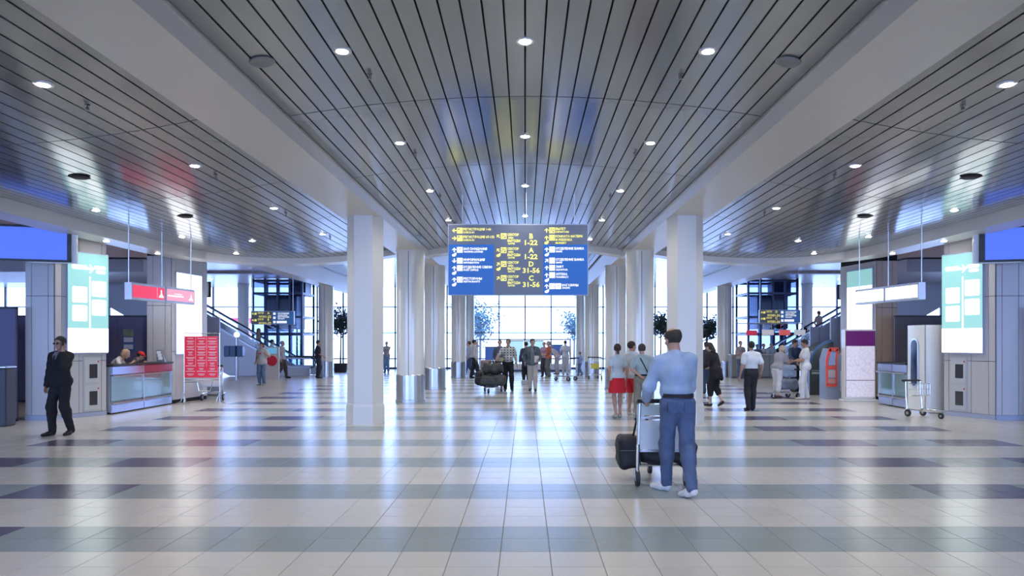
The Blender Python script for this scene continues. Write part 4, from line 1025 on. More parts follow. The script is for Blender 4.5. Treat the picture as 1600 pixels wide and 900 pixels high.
t = thing('metal_bin', 'dark cabinet post at the far left edge of the view', 'cabinet', (PX(3, 14.6), 14.6, 0)); MB().bev(-.12, .08, 0, .3, 0, 1.18, .02).build('body', mat('bin_dark', (.05, .05, .07), .4), t); MB().bev(-.13, .09, -.01, .31, 1.18, 1.22, .01).build('lid', steel, t)
# ------------------------------------------------------------ people
def skin_mat(c=(.55, .34, .26)): return mat('skin_%d' % int(c[0]*1000), c, .5, var=.06, bscale=12)
def cloth(c, kind='plain'):
    nm = 'cloth_%s_%d_%d_%d' % (kind, int(c[0]*999), int(c[1]*999), int(c[2]*999))
    if nm in MATS: return MATS[nm]
    if kind == 'denim': return mat(nm, c, .85, var=.30, bscale=8, bump=.45)
    if kind == 'check':
        m = mat(nm, c, .85); n = m.node_tree; b = n.nodes['Principled BSDF']; tc = n.nodes.new('ShaderNodeTexCoord')
        sp = n.nodes.new('ShaderNodeSeparateXYZ'); n.links.new(tc.outputs['Object'], sp.inputs[0])
        def M(op, a, v):
            x = n.nodes.new('ShaderNodeMath'); x.operation = op; n.links.new(a, x.inputs[0])
            if isinstance(v, float): x.inputs[1].default_value = v
            else: n.links.new(v, x.inputs[1])
            return x.outputs[0]
        u = M('LESS_THAN', M('FLOORED_MODULO', sp.outputs[0], .10), .042); v = M('LESS_THAN', M('FLOORED_MODULO', sp.outputs[2], .085), .036)
        f_ = M('MULTIPLY', u, v); mx = n.nodes.new('ShaderNodeMix'); mx.data_type = 'RGBA'; n.links.new(f_, mx.inputs[0])
        mx.inputs[6].default_value = (*c, 1); mx.inputs[7].default_value = (.03, .035, .04, 1); n.links.new(mx.outputs[2], b.inputs['Base Color']); return m
    if kind == 'floral':
        return mat(nm, c, .8, var=.8, bscale=16)
    return mat(nm, c, .85, var=.12, bscale=6, bump=.25)

HANDC = {}
def hand_mesh(side, curl, cell):     # wrist at origin, fingers along -z, palm facing local -x*side (towards the thigh)
    key = (side, round(curl, 2), cell)
    if key in HANDC: return HANDC[key]
    P = [('e', (0, 0, -.045), (.016, .042, .052)), ('c', (0, 0, .02), (0, 0, -.03), .022, .022)]
    pal = -side
    for k, (y, ln) in enumerate(((.031, .070), (.011, .080), (-.010, .074), (-.030, .058))):
        p = Vector((0, y, -.085)); a = curl*.35
        for q, fr in enumerate((.45, .32, .27)):
            d = Vector((pal*math.sin(a), y*.9 if q == 0 else 0, -math.cos(a))); nx_ = p+d*ln*fr
            P.append(('c', tuple(p), tuple(nx_), .0095-.001*q, .0085-.001*q)); p = nx_; a += curl
    p = Vector((pal*.006, .028, -.022)); q = p+Vector((pal*.020, .032, -.034)); r = q+Vector((pal*.014, .006+.0*curl, -.030))
    P += [('c', tuple(p), tuple(q), .014, .011), ('c', tuple(q), tuple(r), .0105, .008)]
    HANDC[key] = nets(P, cell, k=.006 if cell < .006 else .004); return HANDC[key]
HEADC = {}
def head_mesh(kind, cell):           # origin at head centre, +y is the face
    key = (kind, cell)
    if key in HEADC: return HEADC[key]
    f_ = kind == 'f'
    P = [('e', (0, -.012, .028), (.076, .096, .092)), ('e', (0, .022, -.05), (.055 if not f_ else .050, .062, .062)), ('e', (0, .055, -.092), (.026, .024, .022)),
         ('c', (0, .092, .008), (0, .108, -.026), .009, .0125), ('e', (.013, .094, -.03), (.009, .010, .007)), ('e', (-.013, .094, -.03), (.009, .010, .007)),
         ('e', (.078, -.004, -.006), (.010, .020, .032)), ('e', (-.078, -.004, -.006), (.010, .020, .032)),
         ('c', (-.035, .079, .030), (.035, .079, .030), .012, .012), ('e', (0, .081, -.058), (.025, .010, .009)),
         ('e', (.040, .058, -.022), (.022, .020, .020)), ('e', (-.040, .058, -.022), (.022, .020, .020)), ('c', (0, -.02, -.06), (0, -.022, -.15), .05, .052)]
    HEADC[key] = nets(P, cell, k=.014, sub=[('e', (.031, .094, .008), (.015, .012, .009)), ('e', (-.031, .094, .008), (.015, .012, .009))]); return HEADC[key]
HAIRC = {}
def hair_mesh(style, cell):
    key = (style, cell)
    if key in HAIRC: return HAIRC[key]
    P = [('e', (0, -.018, .036), (.086, .106, .098))]; g = .02
    if style == 'pony': P += [('e', (0, -.12, .03), (.032, .032, .034)), ('c', (0, -.13, .02), (.01, -.135, -.10), .030, .018)]
    if style == 'long': P += [('e', (0, -.055, -.04), (.088, .07, .11)), ('e', (0, -.075, -.13), (.08, .05, .10))]
    if style == 'bob': P += [('e', (0, -.035, -.03), (.092, .085, .085))]
    if style == 'curly': P += [('e', (0, -.03, .04), (.098, .112, .100)), ('e', (0, -.05, -.03), (.088, .08, .07))]
    if style == 'bald':
        cut = lambda X, Y, Z: np.maximum(np.maximum(Z-(.088+0*Y), Y-.030+.0*Z), -(Z+.03-.6*Y))
    elif style in ('short', 'pony'):
        cut = lambda X, Y, Z: np.maximum(.80*Y-.60*Z-.012, -(Z+.025-.6*Y) if style == 'short' else Z*0-.1)
    else: cut = lambda X, Y, Z: np.where(Z > -.25, .86*Y-.50*Z-.022, .1)
    noise = lambda X, Y, Z: .003*np.sin(X*160+Y*60)*np.sin(Z*130)
    V, F = nets(P, cell, k=.03, noise=noise, cut=cut); HAIRC[key] = (V, F); return HAIRC[key]

def ik(a, b, l1, l2, hint):
    a, b = Vector(a), Vector(b); d = b-a; L_ = min(d.length, (l1+l2)*.995); u = d.normalized(); b = a+u*L_
    x = (l1*l1-l2*l2+L_*L_)/(2*L_); h = math.sqrt(max(0, l1*l1-x*x)); hn = Vector(hint); hn = (hn-u*hn.dot(u)).normalized()
    return a+u*x+hn*h, b
def basis(z_, yhint):                 # rotation whose -z goes along z_ and whose +y leans to yhint
    z = -Vector(z_).normalized(); y = Vector(yhint); y = (y-z*y.dot(z)).normalized(); x = y.cross(z); return Matrix((x, y, z)).transposed()
def vplate(name, pts, m, root):
    n = len(pts); vs = [Vector(p) for p in pts]+[Vector(p)-Vector((0, .05, 0)) for p in pts]
    MB().add(vs, [tuple(range(n)), tuple(range(2*n-1, n-1, -1))]+[(i, (i+1) % n, n+(i+1) % n, n+i) for i in range(n)]).build(name, m, root)
def xf(m, R, t, s=1.): 
    V, F = m; return (V*s)@np.array(R).T+np.array(t), F

def person(label, x, y, H, yaw, top, bottom, shoes=(.02, .02, .022), hair=((.03, .022, .018), 'short'), sex='m', skin=(.55, .34, .26), lean=0., side=0., head=(0, 0),
           lh=None, rh=None, lf=None, rf=None, curl=(.35, .35), lhint=None, rhint=None, belly=0., fat=1., belt=None, lod=None, z=0., face=False, group=None, sit=None, hips=.0, glasses=False, cap=None):
    """local frame: +y is where the person faces, +x the person's right"""
    dist = y; cell = lod or (.0115 if dist < 12 else .017 if dist < 20 else .024)
    s = H/1.75; root = thing('person', label, 'person', (x, y, z), math.radians(yaw)); root.scale = (s, s, s)
    if group: root['group'] = group
    fm_ = sex == 'f'; sw = (.175 if not fm_ else .150); hw = .086 if not fm_ else .09
    hipz = .93+hips
    Rl = (Matrix.Rotation(-lean, 3, 'X')@Matrix.Rotation(side, 3, 'Y')); piv = Vector((0, 0, hipz+.02))
    def U(p): return tuple(Rl@(Vector(p)+Vector((0, 0, hips))-piv)+piv)
    sk = skin_mat(skin)
    # joints
    lf = lf or (-.10, .0, 0); rf = rf or (.10, .0, 0)          # sole centre under the ankle (x, y, z)
    def foot(sd_, f_):
        a = Vector(f_[:3]); tl = f_[3] if len(f_) > 3 else 0; R1 = Matrix.Rotation(tl, 3, 'X'); R2 = Matrix.Rotation(math.radians(-sd_*8+(f_[4] if len(f_) > 4 else 0)), 3, 'Z'); o_ = Vector((0, .09, 0))
        return lambda p: tuple(R2@(R1@(Vector(p)-o_)+o_)+a)
    legs = []
    for sd_, f_ in ((-1, lf), (1, rf)):
        hp = (sd_*hw, 0, hipz); an = foot(sd_, f_)((0, -.03, .085))
        kn, an = ik(hp, an, .435, .425, (sd_*.06, 1, 0)); legs.append((sd_, Vector(hp), kn, an, f_))
    arms = []
    for sd_, h_, hint in ((-1, lh, lhint), (1, rh, rhint)):
        sh = Vector(U((sd_*sw, -.005, 1.410))); tg = Vector(h_) if h_ else Vector(U((sd_*(sw+.085), .03, .90)))
        el, wr = ik(sh, tg, .285, .255, hint or (sd_*.35, -1, -.1)); arms.append((sd_, sh, el, wr))
    pel = ('e', U((0, -.005, .96)), (.158 if not fm_ else .168, .112+belly*.3, .115)); wst = ('e', U((0, .01+belly*.4, 1.10)), ((.138 if not fm_ else .118)*fat, (.098+belly)*fat, .15), Rl)
    chs = ('e', U((0, .0, 1.29)), ((.158 if not fm_ else .138)*fat, (.110+belly*.5)*fat, .185), Rl)
    shc = ('c', U((-sw+.05, -.01, 1.405)), U((sw-.05, -.01, 1.405)), .054, .054)
    trp = [('c', U((0, -.02, 1.455)), U((q_*(sw-.03), -.01, 1.405)), .050, .040) for q_ in (-1, 1)]
    hc_ = Vector(U((0, .018, 1.632))); nk = ('c', U((0, -.02, 1.44)), tuple(hc_+Vector((0, -.02, -.06))), .056 if not fm_ else .047, .050 if not fm_ else .042)
    P = [pel, wst, chs, shc, nk]+trp
    bust = []
    if fm_: bust = [('e', U((sx_*.062, .085, 1.30)), (.055, .05, .055)) for sx_ in (-1, 1)]
    P += bust
    for sd_, hp, kn, an, f_ in legs:
        cm_ = kn+(an-kn)*.28+Vector((0, -.018, 0))
        P += [('c', hp, kn, .078*fat, .052), ('c', kn, an, .050, .034), ('e', tuple(cm_), (.05, .055, .10)), ('c', tuple(an+Vector((0, 0, -.01))), foot(sd_, f_)((0, .10, .035)), .032, .022), ('c', tuple(an), foot(sd_, f_)((0, -.045, .038)), .030, .026)]
    for sd_, sh, el, wr in arms: P += [('c', sh, el, .049*fat, .038), ('c', el, wr, .039, .025), ('e', tuple(el+(wr-el)*.25), (.04, .04, .045))]
    parts = [nets(P, cell, k=.035)]
    hy, hp_ = head; RH = (Matrix.Rotation(math.radians(hy), 3, 'Z')@Matrix.Rotation(math.radians(-hp_), 3, 'X'))
    RH = (Rl@RH) if lean < .5 else RH
    hcell = .0055 if dist < 12 else .0075 if dist < 20 else .011
    parts.append(xf(head_mesh(sex, hcell), RH, hc_))
    for (sd_, sh, el, wr), cu in zip(arms, curl):
        d_ = (wr-el); Rh = basis(d_, (0, 1, .3)); parts.append(xf(hand_mesh(sd_, cu, .0042 if dist < 12 else .0055 if dist < 20 else .0085), Rh, wr))
    link('body', npmesh('body', parts, sk), root)
    # hair, eyes
    if hair: 
        hm = mat('hair_%d_%s' % (int(hair[0][0]*1000), hair[1]), hair[0], .7, var=.3, bscale=60)
        link('hair', npmesh('hair', [xf(hair_mesh(hair[1], hcell), RH, hc_)], hm), root)
    if cap: 
        V = nets([('e', (0, -.012, .055), (.092, .112, .082)), ('e', (0, .11, .05), (.06, .06, .012))], hcell, k=.01, cut=lambda X, Y, Z: -(Z-.04)); link('cap', npmesh('cap', [xf(V, RH, hc_)], cloth(cap)), root)
    if face:
        em = MB()
        for sx_ in (-1, 1):
            c = RH@Vector((sx_*.031, .083, .008))+hc_; o = MB().ball((0, 0, 0), .0105, 8, 6).build('eye', mat('eye_white', (.6, .58, .55), .2), root, True, loc=c)
            MB().ball(tuple(RH@Vector((0, .0075, 0))), .0055, 6, 5).build('iris', mat('eye_dark', (.03, .02, .015), .2), o, True)
            em.tube(RH@Vector((sx_*.016, .094, .030))+hc_, RH@Vector((sx_*.046, .084, .033))+hc_, .0035, 5)
        if hair: em.build('eyebrow', hm, root)
        mo = MB().ball((0, 0, 0), .02, 8, 6, (1, .28, .2)); mo.v = [tuple(RH@Vector(v)+(RH@Vector((0, .0905, -.058)))+hc_) for v in mo.v]; mo.build('mouth', mat('lips', (.35, .13, .11), .5), root, True)
        if glasses:
            g = MB()
            for sx_ in (-1, 1): g.add([RH@Vector((sx_*.031+.024*math.cos(a), .103, .006+.018*math.sin(a)))+hc_ for a in np.linspace(0, 2*PI, 11)[:-1]], [tuple(range(10))]); g.tube(RH@Vector((sx_*.055, .1, .012))+hc_, RH@Vector((sx_*.082, .0, .012))+hc_, .003, 4)
            g.build('glasses', dark, root)
    # trousers, skirt
    kind, bc, ln = bottom[:3]; bk = bottom[3] if len(bottom) > 3 else 'plain'
    wob = lambda X, Y, Z: .0035*np.sin(Z*21+X*33)*np.sin(X*19+Y*27)+.0018*np.sin(Z*52+Y*40+X*25)
    ic = max(.012, cell*.8)
    if kind == 'trousers':
        Q = [(pel[0], pel[1], tuple(r+ic+.004 for r in pel[2]))]
        w_ = ln if ln <= 1 else 1
        for sd_, hp, kn, an, f_ in legs:
            Q.append(('c', hp+Vector((0, 0, .02)), kn, .083*fat+ic, .066+ic))
            if ln > .5: en = kn+(an-kn)*((ln-.5)*2)+Vector((0, 0, -.012 if ln >= 1 else 0)); Q.append(('c', kn, tuple(en), .068+ic, (.046 if ln >= 1 else .056)+ic)); Q.append(('e', tuple(kn+(an-kn)*.25+Vector((0, -.02, 0))), (.062+ic, .066+ic, .12)))
            else: pass
        wz = piv.z+.07
        lowz = min(l[3].z for l in legs)-.055 if ln > .5 else None
        if ln <= .5:
            hz = hipz-.40-(.0)
            cutf = lambda X, Y, Z: np.maximum(Z-wz, hz-Z)
        else: cutf = lambda X, Y, Z: Z-wz+0*X
        link('trousers' if ln > .5 else 'shorts', npmesh('trousers', [nets(Q, cell, k=.035, noise=wob, cut=cutf)], cloth(bc, bk)), root)
    elif kind == 'skirt':
        m = MB(); n = 28; ring = []
        for q in range(7):
            zz = (piv.z+.08)*(1-q/6)+ln*q/6; rx = .150+(.215-.150)*min(1, q/5)**.8; ry = .12+(.165-.12)*q/6
            ring.append([(rx*math.cos(a)*(1+.03*math.sin(7*a)*q/6), ry*math.sin(a)*(1+.03*math.sin(7*a)*q/6), zz) for a in np.linspace(0, 2*PI, n+1)[:-1]])
        vs = [v for r in ring for v in r]; m.add(vs, [(q*n+i, (q+1)*n+i, (q+1)*n+(i+1) % n, q*n+(i+1) % n) for q in range(6) for i in range(n)]); m.build('skirt', cloth(bc, bk), root, True)
    # shoes
    for sd_, hp, kn, an, f_ in legs:
        a = Vector(f_[:3]); fy = math.radians(-sd_*8+(f_[4] if len(f_) > 4 else 0)); tilt = f_[3] if len(f_) > 3 else 0
        def L(p): v = Vector(p); v = Matrix.Rotation(tilt, 3, 'X')@(v-Vector((0, .09, 0)))+Vector((0, .09, 0)); v = Matrix.Rotation(fy, 3, 'Z')@v; return tuple(v+a)
        Q = [('c', L((0, -.045, .042)), L((0, .04, .042)), .040, .042), ('c', L((0, .04, .036)), L((0, .155, .030)), .042, .030), ('c', L((0, -.04, .06)), L((0, -.02, .085)), .037, .034)]
        lo_ = min(0, 0)+f_[2]+.0
        link('shoe', npmesh('shoe', [nets(Q, min(cell, .014), k=.03, cut=(lambda X, Y, Z: lo_+.0-Z+0*X) if not tilt else None)], mat('shoe_%d' % int(shoes[0]*999), shoes, .45)), root)
    wos = lambda X, Y, Z: .005*np.sin(Z*17+X*26+1)*np.sin(X*23-Z*9+Y*8)+.0025*np.sin(Z*44-X*38)*np.sin(Y*25+X*12)
    # top garment
    tc, slv, hem = top[:3]; tk = top[3] if len(top) > 3 else 'plain'; inc = ic+(top[4] if len(top) > 4 else 0)
    Q = [(wst[0], wst[1], tuple(r+inc for r in wst[2]), Rl), (chs[0], chs[1], tuple(r+inc for r in chs[2]), Rl), ('c', shc[1], shc[2], .052+inc, .052+inc)]+[('c', q_[1], q_[2], q_[3]+inc, q_[4]+inc) for q_ in trp]
    if fm_: Q += [(p[0], p[1], tuple(r+inc*.8 for r in p[2])) for p in bust]
    if hem < .98: Q.append((pel[0], pel[1], tuple(r+inc+ic+.006 for r in pel[2])))
    if hem < .80: Q += [('c', U((0, 0, .95)), U((0, 0, hem)), .15+inc, .15+inc)]
    for sd_, sh, el, wr in arms:
        if slv <= 0: continue
        e1 = sh+(el-sh)*min(1, slv); Q.append(('c', sh, tuple(e1), .048*fat+inc, (.046 if slv < 1 else .041)+inc))
        if slv > 1: e2 = el+(wr-el)*(slv-1); Q.append(('c', el, tuple(e2), .041+inc, .030+inc))
    Ri = Rl.transposed(); hz = hem
    nb = np.array(Ri)
    def cutt(X, Y, Z):
        zl_ = nb[2][0]*X+nb[2][1]*Y+nb[2][2]*(Z-piv.z)+piv.z-hips
        rad = np.sqrt(X*X+Y*Y) if lean < .3 else 0*X+0*Y
        below = np.where((np.abs(X) < sw+.02), hz-zl_, -1.) if hem > .95 else np.where(np.abs(X) < sw+.0, hz-zl_, -1.)
        return below
    nkc = Vector(U((0, .03, 1.52)))
    link({'jacket': 'jacket', 'dress': 'dress'}.get(tk, 'shirt'), npmesh('shirt', [nets(Q, cell, k=.03, noise=wos, cut=cutt, sub=[('e', tuple(nkc), (.062, .075, .05))])], cloth(tc, tk if tk in ('denim', 'check', 'floral') else 'plain')), root)
    if dist < 19 and tk in ('plain', 'denim') and sex == 'm':
        cb = MB(); cc = Vector(U((0, -.012, 1.475))); vs = []; 
        for q, (rr_, zz_) in enumerate(((.070, -.02), (.060, .022), (.052, .024), (.056, -.02))):
            vs += [cc+Rl@Vector((rr_*math.cos(a), rr_*1.05*math.sin(a), zz_-.012*math.sin(a))) for a in np.linspace(0, 2*PI, 25)[:-1]]
        cb.add(vs, [(q*24+i, ((q+1) % 4)*24+i, ((q+1) % 4)*24+(i+1) % 24, q*24+(i+1) % 24)[::-1] for q in range(4) for i in range(24)]).build('collar', cloth(tc, tk), root, True)
    if belt: MB().lathe([(.0, 0), (1, 0), (1, .04), (0, .04)], 24).build('belt', cloth(belt), root, loc=(0, -.002, hipz+.095)).scale = (.150*1+ic+.004, .108+ic+belly*.4+.006, 1)
    root['_j'] = 1; del root['_j']
    return root, dict(arms=arms, hc=hc_, RH=RH, U=U, legs=legs)
def at(px, py): d = DF(py); return PX(px, d), d

# walking presets (fy = sole offset forwards, z lift, tilt)
W1 = dict(lf=(-.09, .20, .0), rf=(.09, -.24, .03, -.35)); W2 = dict(rf=(.09, .20, .0), lf=(-.09, -.24, .03, -.35))
BLK = (.012, .012, .016); WHT = (.75, .76, .78)

# foreground man
r, J = person('balding man in a light blue denim shirt and jeans pushing a luggage trolley', 1.70, 8.08, 1.86, 3, ((.33, .43, .60), 1.97, .99, 'denim', .010), ('trousers', (.085, .125, .235), 1, 'denim'), (.72, .74, .78),
    ((.035, .028, .022), 'bald'), lean=.09, side=-.05, head=(22, 8), lh=(-.27, .30, .99), rh=(.12, .31, 1.02), rhint=(.2, -1, -.6), lf=(-.085, .24, 0, 0, 32), rf=(.085, -.22, .012, -.22, 36), curl=(.9, .9), belly=.03, fat=1.08, belt=(.02, .02, .03), skin=(.50, .30, .22))
for sx_ in (-1, 1):
    vplate('pocket', [(sx_*.085+q*.052, -.096, z_) for q, z_ in ((-1, .985), (1, .985), (1, .89), (0, .865), (-1, .89))][::sx_ and 1], cloth((.065, .10, .20), 'denim'), r)
# man in the black suit on the phone
x, y = at(95, 680)
r, J = person('man in a black suit walking with a phone at his ear by the left pylon', x, y, 1.80, 168, (BLK, 1.95, .80, 'jacket', .014), ('trousers', BLK, 1), BLK, ((.02, .017, .015), 'short'),
    lh=(-.175, .13, 1.455), lhint=(-.3, .7, -1.2), rh=(.28, .02, .86), lf=(-.11, -.10, .0, -.12), rf=(.11, .10, 0), curl=(.6, .8), head=(6, 4), face=True, glasses=True, fat=1.08, skin=(.48, .28, .22))
vplate('shirt_front', [(0, .155, 1.24), (.045, .135, 1.42), (.04, .085, 1.49), (-.04, .085, 1.49), (-.045, .135, 1.42)], cloth((.22, .21, .24)), r)
vplate('tie', [(0, .165, 1.22), (.02, .160, 1.28), (.014, .142, 1.42), (-.014, .142, 1.42), (-.02, .160, 1.28)], cloth((.02, .02, .03)), r)
wr = J['arms'][0][3]; MB().bev(-.012, .012, -.02, .02, -.05, .06, .004).build('phone', dark, r, loc=(-.098, .055, 1.595))

# trio left of the near right column
x, y = at(965, 653)
r, J = person('woman with dark ponytail in a pale tee and red skirt, back turned', x, y, 1.66, 8, ((.52, .60, .66), .55, .95), ('skirt', (.62, .015, .03), .60), (.45, .42, .40), ((.035, .02, .018), 'pony'), 'f', lh=(-.22, .04, .93), rh=(.24, .10, .92), lf=(-.05, 0, 0), rf=(.06, .02, 0), head=(-12, 0), skin=(.50, .33, .27))
x, y = at(987, 649)
person('person in a pale tee and red knee-length shorts looking right, middle of three', x, y, 1.72, -40, ((.56, .62, .68), .55, .88, 'plain', .01), ('trousers', (.62, .02, .04), .5), (.62, .62, .64), ((.03, .022, .02), 'short'), 'm', lh=(-.22, .12, .93), rh=(.22, .10, .95), head=(-25, 0), face=True, fat=.92, skin=(.50, .30, .24), lf=(-.09, .05, 0), rf=(.1, 0, 0))
x, y = at(1003, 657)
r, J = person('man in a grey-green shirt and khaki trousers with a shoulder bag, back turned', x, y, 1.66, 4, ((.36, .45, .46), .7, .99, 'plain', .012), ('trousers', (.24, .225, .17), 1), BLK, ((.05, .035, .028), 'short'), 'm', lh=(-.06, -.17, 1.02), lhint=(-1, -.3, -.2), rh=(.16, .20, 1.0), head=(0, 8), fat=1.06, belt=BLK, skin=(.50, .31, .25), rf=(.14, .1, 0))
MB().path([(-.09, -.03, 1.50), (-.04, -.135, 1.38), (.08, -.15, 1.15), (.19, -.10, .98)], .013, 6).build('bag_strap', cloth(BLK), r)
bag('shoulder_bag', 'small black shoulder bag at the hip of the man in khaki trousers', x+.20, y-.06, .74, (.12, .2, .26), blk, .1, False, .015, 11)

x, y = at(1118, 635)
r, J = person('woman in a black dress and leggings leaning forward as she walks away', x, y, 1.72, 32, (BLK, 1.6, .74, 'dress', .006), ('trousers', BLK, .72), BLK, ((.03, .022, .02), 'long'), 'f', lean=.30, side=.0, head=(10, 12), lh=(-.20, .30, 1.02), rh=(.16, .34, 1.05), lf=(-.08, .14, 0), rf=(.05, -.20, .03, -.4), skin=(.52, .36, .30))
bag('shoulder_bag', 'dark bag carried in front of the woman in black', x-.55, y+.35, .86, (.22, .26, .30), blk, .2, False, .02, 12)
x, y = at(1174, 641)
person('dark-haired man in a white shirt and black trousers, back turned, walking away', x, y, 1.72, 6, ((.72, .75, .80), .7, .99, 'plain', .010), ('trousers', (.018, .018, .024), 1), BLK, ((.02, .017, .016), 'short'), 'm', lh=(-.29, .02, .88), rh=(.27, .05, .92), lf=(-.11, -.05, 0), rf=(.07, .08, 0), belt=BLK, fat=1.05, skin=(.42, .26, .20))
# group in white with a trolley
x, y = at(1214, 621)
person('fair-haired woman in grey top and white cropped trousers leaning over a trolley', x, y, 1.66, -55, ((.36, .36, .42), .8, .90, 'plain', .01), ('trousers', (.72, .73, .78), .8), (.12, .08, .07), ((.55, .45, .36), 'bob'), 'f', lean=.42, head=(-10, 10), lh=(-.12, .48, 1.02), rh=(.16, .50, 1.0), fat=1.15, lf=(-.12, .1, 0), rf=(.1, -.08, 0))
x, y = at(1242, 612)
person('man in a dark blue jacket facing the trolley behind the group in white', x, y, 1.78, -160, ((.045, .075, .15), 1.9, .88, 'jacket', .014), ('trousers', (.03, .035, .05), 1), BLK, ((.05, .035, .03), 'short'), 'm', head=(20, 15), lh=(-.15, .25, 1.05), rh=(.2, .3, 1.0))
x, y = at(1258, 624)
person('man in a white T-shirt and white trousers facing left with folded hands', x, y, 1.78, 78, ((.76, .78, .82), .6, .86, 'plain', .010), ('trousers', (.70, .71, .76), 1), (.5, .46, .42), ((.02, .016, .015), 'short'), 'm', head=(8, 18), lh=(-.10, .34, 1.12), rh=(.10, .36, 1.10), curl=(.8, .8), face=True, skin=(.40, .23, .17), lf=(-.1, .12, 0), rf=(.1, -.05, 0))
# right far hall
x, y = at(1155, 592)
person('person in grey shirt and blue trousers at the left end of the far counter', x, 33.6, 1.76, 190, ((.42, .40, .42), .8, .9), ('trousers', (.10, .16, .28), 1, 'denim'), (.2, .2, .2), ((.10, .07, .05), 'short'), 'm', face=True, lh=(-.4, -.1, 1.1), rh=(.1, .2, 1.2))
for k, (px, top_, hr, lab, hd) in enumerate(((1185, (.10, .16, .26), (.03, .02, .02), 'dark blue shirt, first from the left', 538), (1192.5, (.72, .70, .72), (.12, .06, .04), 'white shirt, second from the left', 537), (1202, (.45, .55, .70), (.3, .3, .32), 'light blue shirt, third from the left', 541), (1217, BLK, (.02, .02, .02), 'black shirt, rightmost behind the counter', 538))):
    person('person behind the right far counter in a %s' % lab, PX((1183, 1193, 1205, 1219)[k], (35.6, 36.3, 35.7, 35.9)[k]), (35.6, 36.3, 35.7, 35.9)[k], 1.60+.03*(k % 3), 175+10*k, (top_, .7, .9), ('trousers', BLK, 1), BLK, (hr, 'short'), 'mfmm'[k], face=False, lh=(-.2, .35, 1.15), rh=(.2, .35, 1.15), cap=BLK if k == 3 else None)
person('dark-haired person in black at the foot of the right escalator', PX(1256, 37.2), 37.0, 1.72, 20, (BLK, 1.5, .9), ('trousers', BLK, 1), BLK, ((.02, .02, .02), 'short'), z=.62+.1)
person('person in a pale top riding high on the right escalator', PX(1277, 37.2), 37.0, 1.68, -70, ((.62, .48, .46), 1.0, .9), ('trousers', (.3, .3, .35), 1), BLK, ((.10, .07, .05), 'short'), z=1.62)
# couple coming forward in the centre
x, y = at(794, 611)
r, J = person('man in a checked short-sleeved shirt and black trousers beside the loaded trolley', x, y, 1.82, 183, ((.48, .49, .46), .8, .98, 'check', .010), ('trousers', BLK, 1), BLK, ((.10, .07, .06), 'short'), 'm', face=True, head=(-14, 4), rh=(.46, .26, .98), lh=(-.30, .06, .86), belly=.05, fat=1.05, lod=.017, skin=(.50, .28, .22), lf=(-.13, .05, 0), rf=(.1, 0, 0))
x, y = at(832, 611)
r, J = person('man in a grey jacket and pale trousers carrying papers, walking forward', x, y, 1.82, 178, ((.10, .12, .15), 1.9, .86, 'jacket', .014), ('trousers', (.52, .47, .44), 1), BLK, ((.03, .025, .022), 'short'), 'm', face=True, head=(10, 8), lh=(-.20, .24, 1.03), rh=(.26, -.02, .98), fat=1.02, lod=.017, skin=(.50, .28, .22), lf=(-.1, .16, 0), rf=(.08, -.1, 0), curl=(.9, .5))
vplate('shirt_front', [(-.05, .158, .90), (.05, .158, .90), (.07, .165, 1.25), (.06, .13, 1.42), (.03, .09, 1.48), (-.03, .09, 1.48), (-.06, .13, 1.42), (-.07, .165, 1.25)], cloth((.16, .19, .21)), r)
t_ = tag(MB().bev(-.08, .08, -.015, .015, 0, .24, .004).build('paper_packet', mat('paper', (.72, .68, .62), .6), loc=(x+.14, y-.24, 1.0)), 'pale paper packet held by the man in the grey jacket', 'packet')
x, y = at(783, 592)
person('person in dark clothes seen behind the checked shirt man', PX(781, 30), 30, 1.80, 175, (( .08, .10, .16), 1.5, .9), ('trousers', BLK, 1), BLK, ((.08, .05, .04), 'short'), face=True)
person('person in a dark coat half hidden behind the man in the grey jacket', PX(822, 29.8), 30.3, 1.72, 10, ((.03, .04, .08), 1.9, .7, 'jacket'), ('trousers', BLK, 1), BLK, ((.02, .02, .02), 'short'))
x, y = at(741, 591)
person('man in a pale shirt on the phone by the fourth left column', x, y, 1.82, -75, ((.55, .55, .62), 1.9, .95), ('trousers', (.02, .025, .04), 1), BLK, ((.02, .02, .02), 'short'), lh=(-.1, .14, 1.55), lhint=(-1, .2, -.5), lf=(-.08, -.12, 0), rf=(.1, .18, 0))
x, y = at(732, 585)
person('person in blue trousers walking left beside the man on the phone', PX(733, 36.5), 36.5, 1.75, 80, ((.40, .42, .52), 1.0, .95), ('trousers', (.05, .09, .20), 1), BLK, ((.12, .1, .1), 'short'), **W1)
x, y = at(857, 590)
person('person in a red floral top and grey trousers, back turned, right of centre', x, y, 1.76, 70, ((.50, .14, .10), .9, .95, 'floral'), ('trousers', (.13, .16, .16), 1), (.3, .3, .28), ((.38, .28, .22), 'bob'), 'f', lh=(-.1, .25, 1.1), rh=(.1, .28, 1.1), fat=1.1)
person('person in mauve half hidden behind the red floral top', PX(850.5, 36.0), 36.0, 1.72, 160, ((.38, .26, .38), .9, .95), ('trousers', (.05, .05, .08), 1), BLK, ((.35, .25, .22), 'short'), 'f')
x, y = at(880, 583)
person('man in a white shirt and pale trousers, back turned, with a shoulder strap', x, 38.0, 1.80, -15, ((.62, .65, .74), .7, .9), ('trousers', (.55, .56, .62), 1), BLK, ((.05, .04, .04), 'short'), fat=1.1)
person('person in pale clothes bending beside the man in the white shirt', PX(871, 38.6), 38.8, 1.66, 60, ((.5, .5, .56), .7, .9), ('trousers', (.52, .50, .52), 1), BLK, ((.3, .25, .2), 'short'), lean=.6)
person('child in a light blue top near the upright trolley', PX(907, 36.5), 36.8, 1.22, 60, ((.28, .42, .68), .9, .9), ('trousers', (.12, .2, .38), 1), BLK, ((.2, .13, .1), 'short'), **W2)
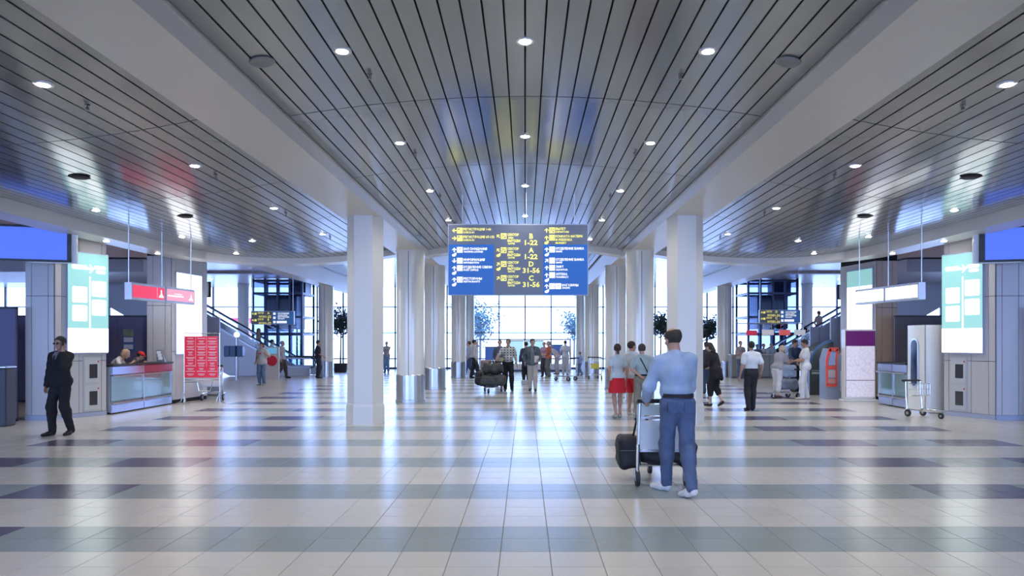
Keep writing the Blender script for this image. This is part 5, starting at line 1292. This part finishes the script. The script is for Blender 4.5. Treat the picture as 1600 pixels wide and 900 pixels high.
# left far hall
x, y = at(409, 602)
person('woman in a white T-shirt and jeans standing before the left escalator', x, y, 1.70, 172, ((.68, .66, .68), .7, .84, 'plain', .014), ('trousers', (.16, .25, .42), 1, 'denim'), (.3, .3, .3), ((.04, .03, .025), 'bob'), 'f', face=True, lh=(-.17, .1, 1.3), rh=(.25, .05, .95))
MB().slab([(-.07, 1.27), (.07, 1.27), (.07, 1.33), (-.07, 1.33)], .165, .170).build('chest_print', cloth((.7, .15, .2)), bpy.data.objects[[o.name for o in bpy.data.objects if o.get('label', '').startswith('woman in a white T-shirt')][0]])
x, y = at(441, 591)
person('grey-haired person in a dark jacket and white top walking right past the escalator', x, y, 1.76, -95, ((.55, .54, .60), 1.9, .88), ('trousers', (.09, .08, .07), 1), BLK, ((.4, .3, .26), 'short'), **W1)
x, y = at(434, 591)
x, y = at(497, 591)
person('man in dark clothes beside the left round column', x, y, 1.80, -60, ((.025, .03, .05), .9, .9), ('trousers', (.03, .035, .06), 1), BLK, ((.03, .025, .025), 'short'), rh=(.2, .2, 1.0))
person('woman in a beige coat on the lower part of the left escalator', PX(404, 37.2), 37.2, 1.70, -70, ((.34, .28, .26), 1.8, .72, 'jacket'), ('trousers', BLK, 1), BLK, ((.30, .2, .15), 'long'), 'f', z=.72)
person('person in a white top with dark hair stepping off the left escalator', PX(425, 36.8), 36.8, 1.72, -80, ((.66, .62, .64), .9, .85), ('trousers', (.3, .28, .28), 1), BLK, ((.02, .02, .02), 'short'), z=.12)
x, y = at(604, 582)
person('person in jeans and a patterned shirt by the windows, left of the second column', x, 41.0, 1.74, 175, ((.32, .28, .32), .9, .95, 'floral'), ('trousers', (.16, .26, .45), 1, 'denim'), BLK, ((.4, .33, .3), 'short'), lh=(-.05, .2, 1.35))
person('person in dark clothes partly hidden by the woman in black', PX(1104, 24.0), 24.0, 1.72, 10, ((.05, .06, .09), 1.5, .9), ('trousers', (.04, .06, .12), 1, 'denim'), BLK, ((.05, .035, .03), 'short'), fat=.9)
# staff at the left counter
person('fair-haired staff member in a white blouse and dark vest leaning on the left counter', PX(172, 18.2), 18.1, 1.66, -75, ((.60, .58, .60), .8, .95), ('trousers', BLK, 1), BLK, ((.45, .30, .20), 'bob'), 'f', lean=.65, head=(0, 25), lh=(-.2, .52, 1.22), rh=(.15, .55, 1.22), lod=.017)
person('staff member with a red cap bending behind the left counter', PX(192, 19.1), 19.1, 1.60, -60, ((.05, .05, .07), .6, .95), ('trousers', BLK, 1), BLK, ((.05, .03, .03), 'short'), 'f', lean=.7, head=(0, 30), cap=(.6, .02, .03), lh=(-.2, .45, 1.22), rh=(.15, .5, 1.22), lod=.02)
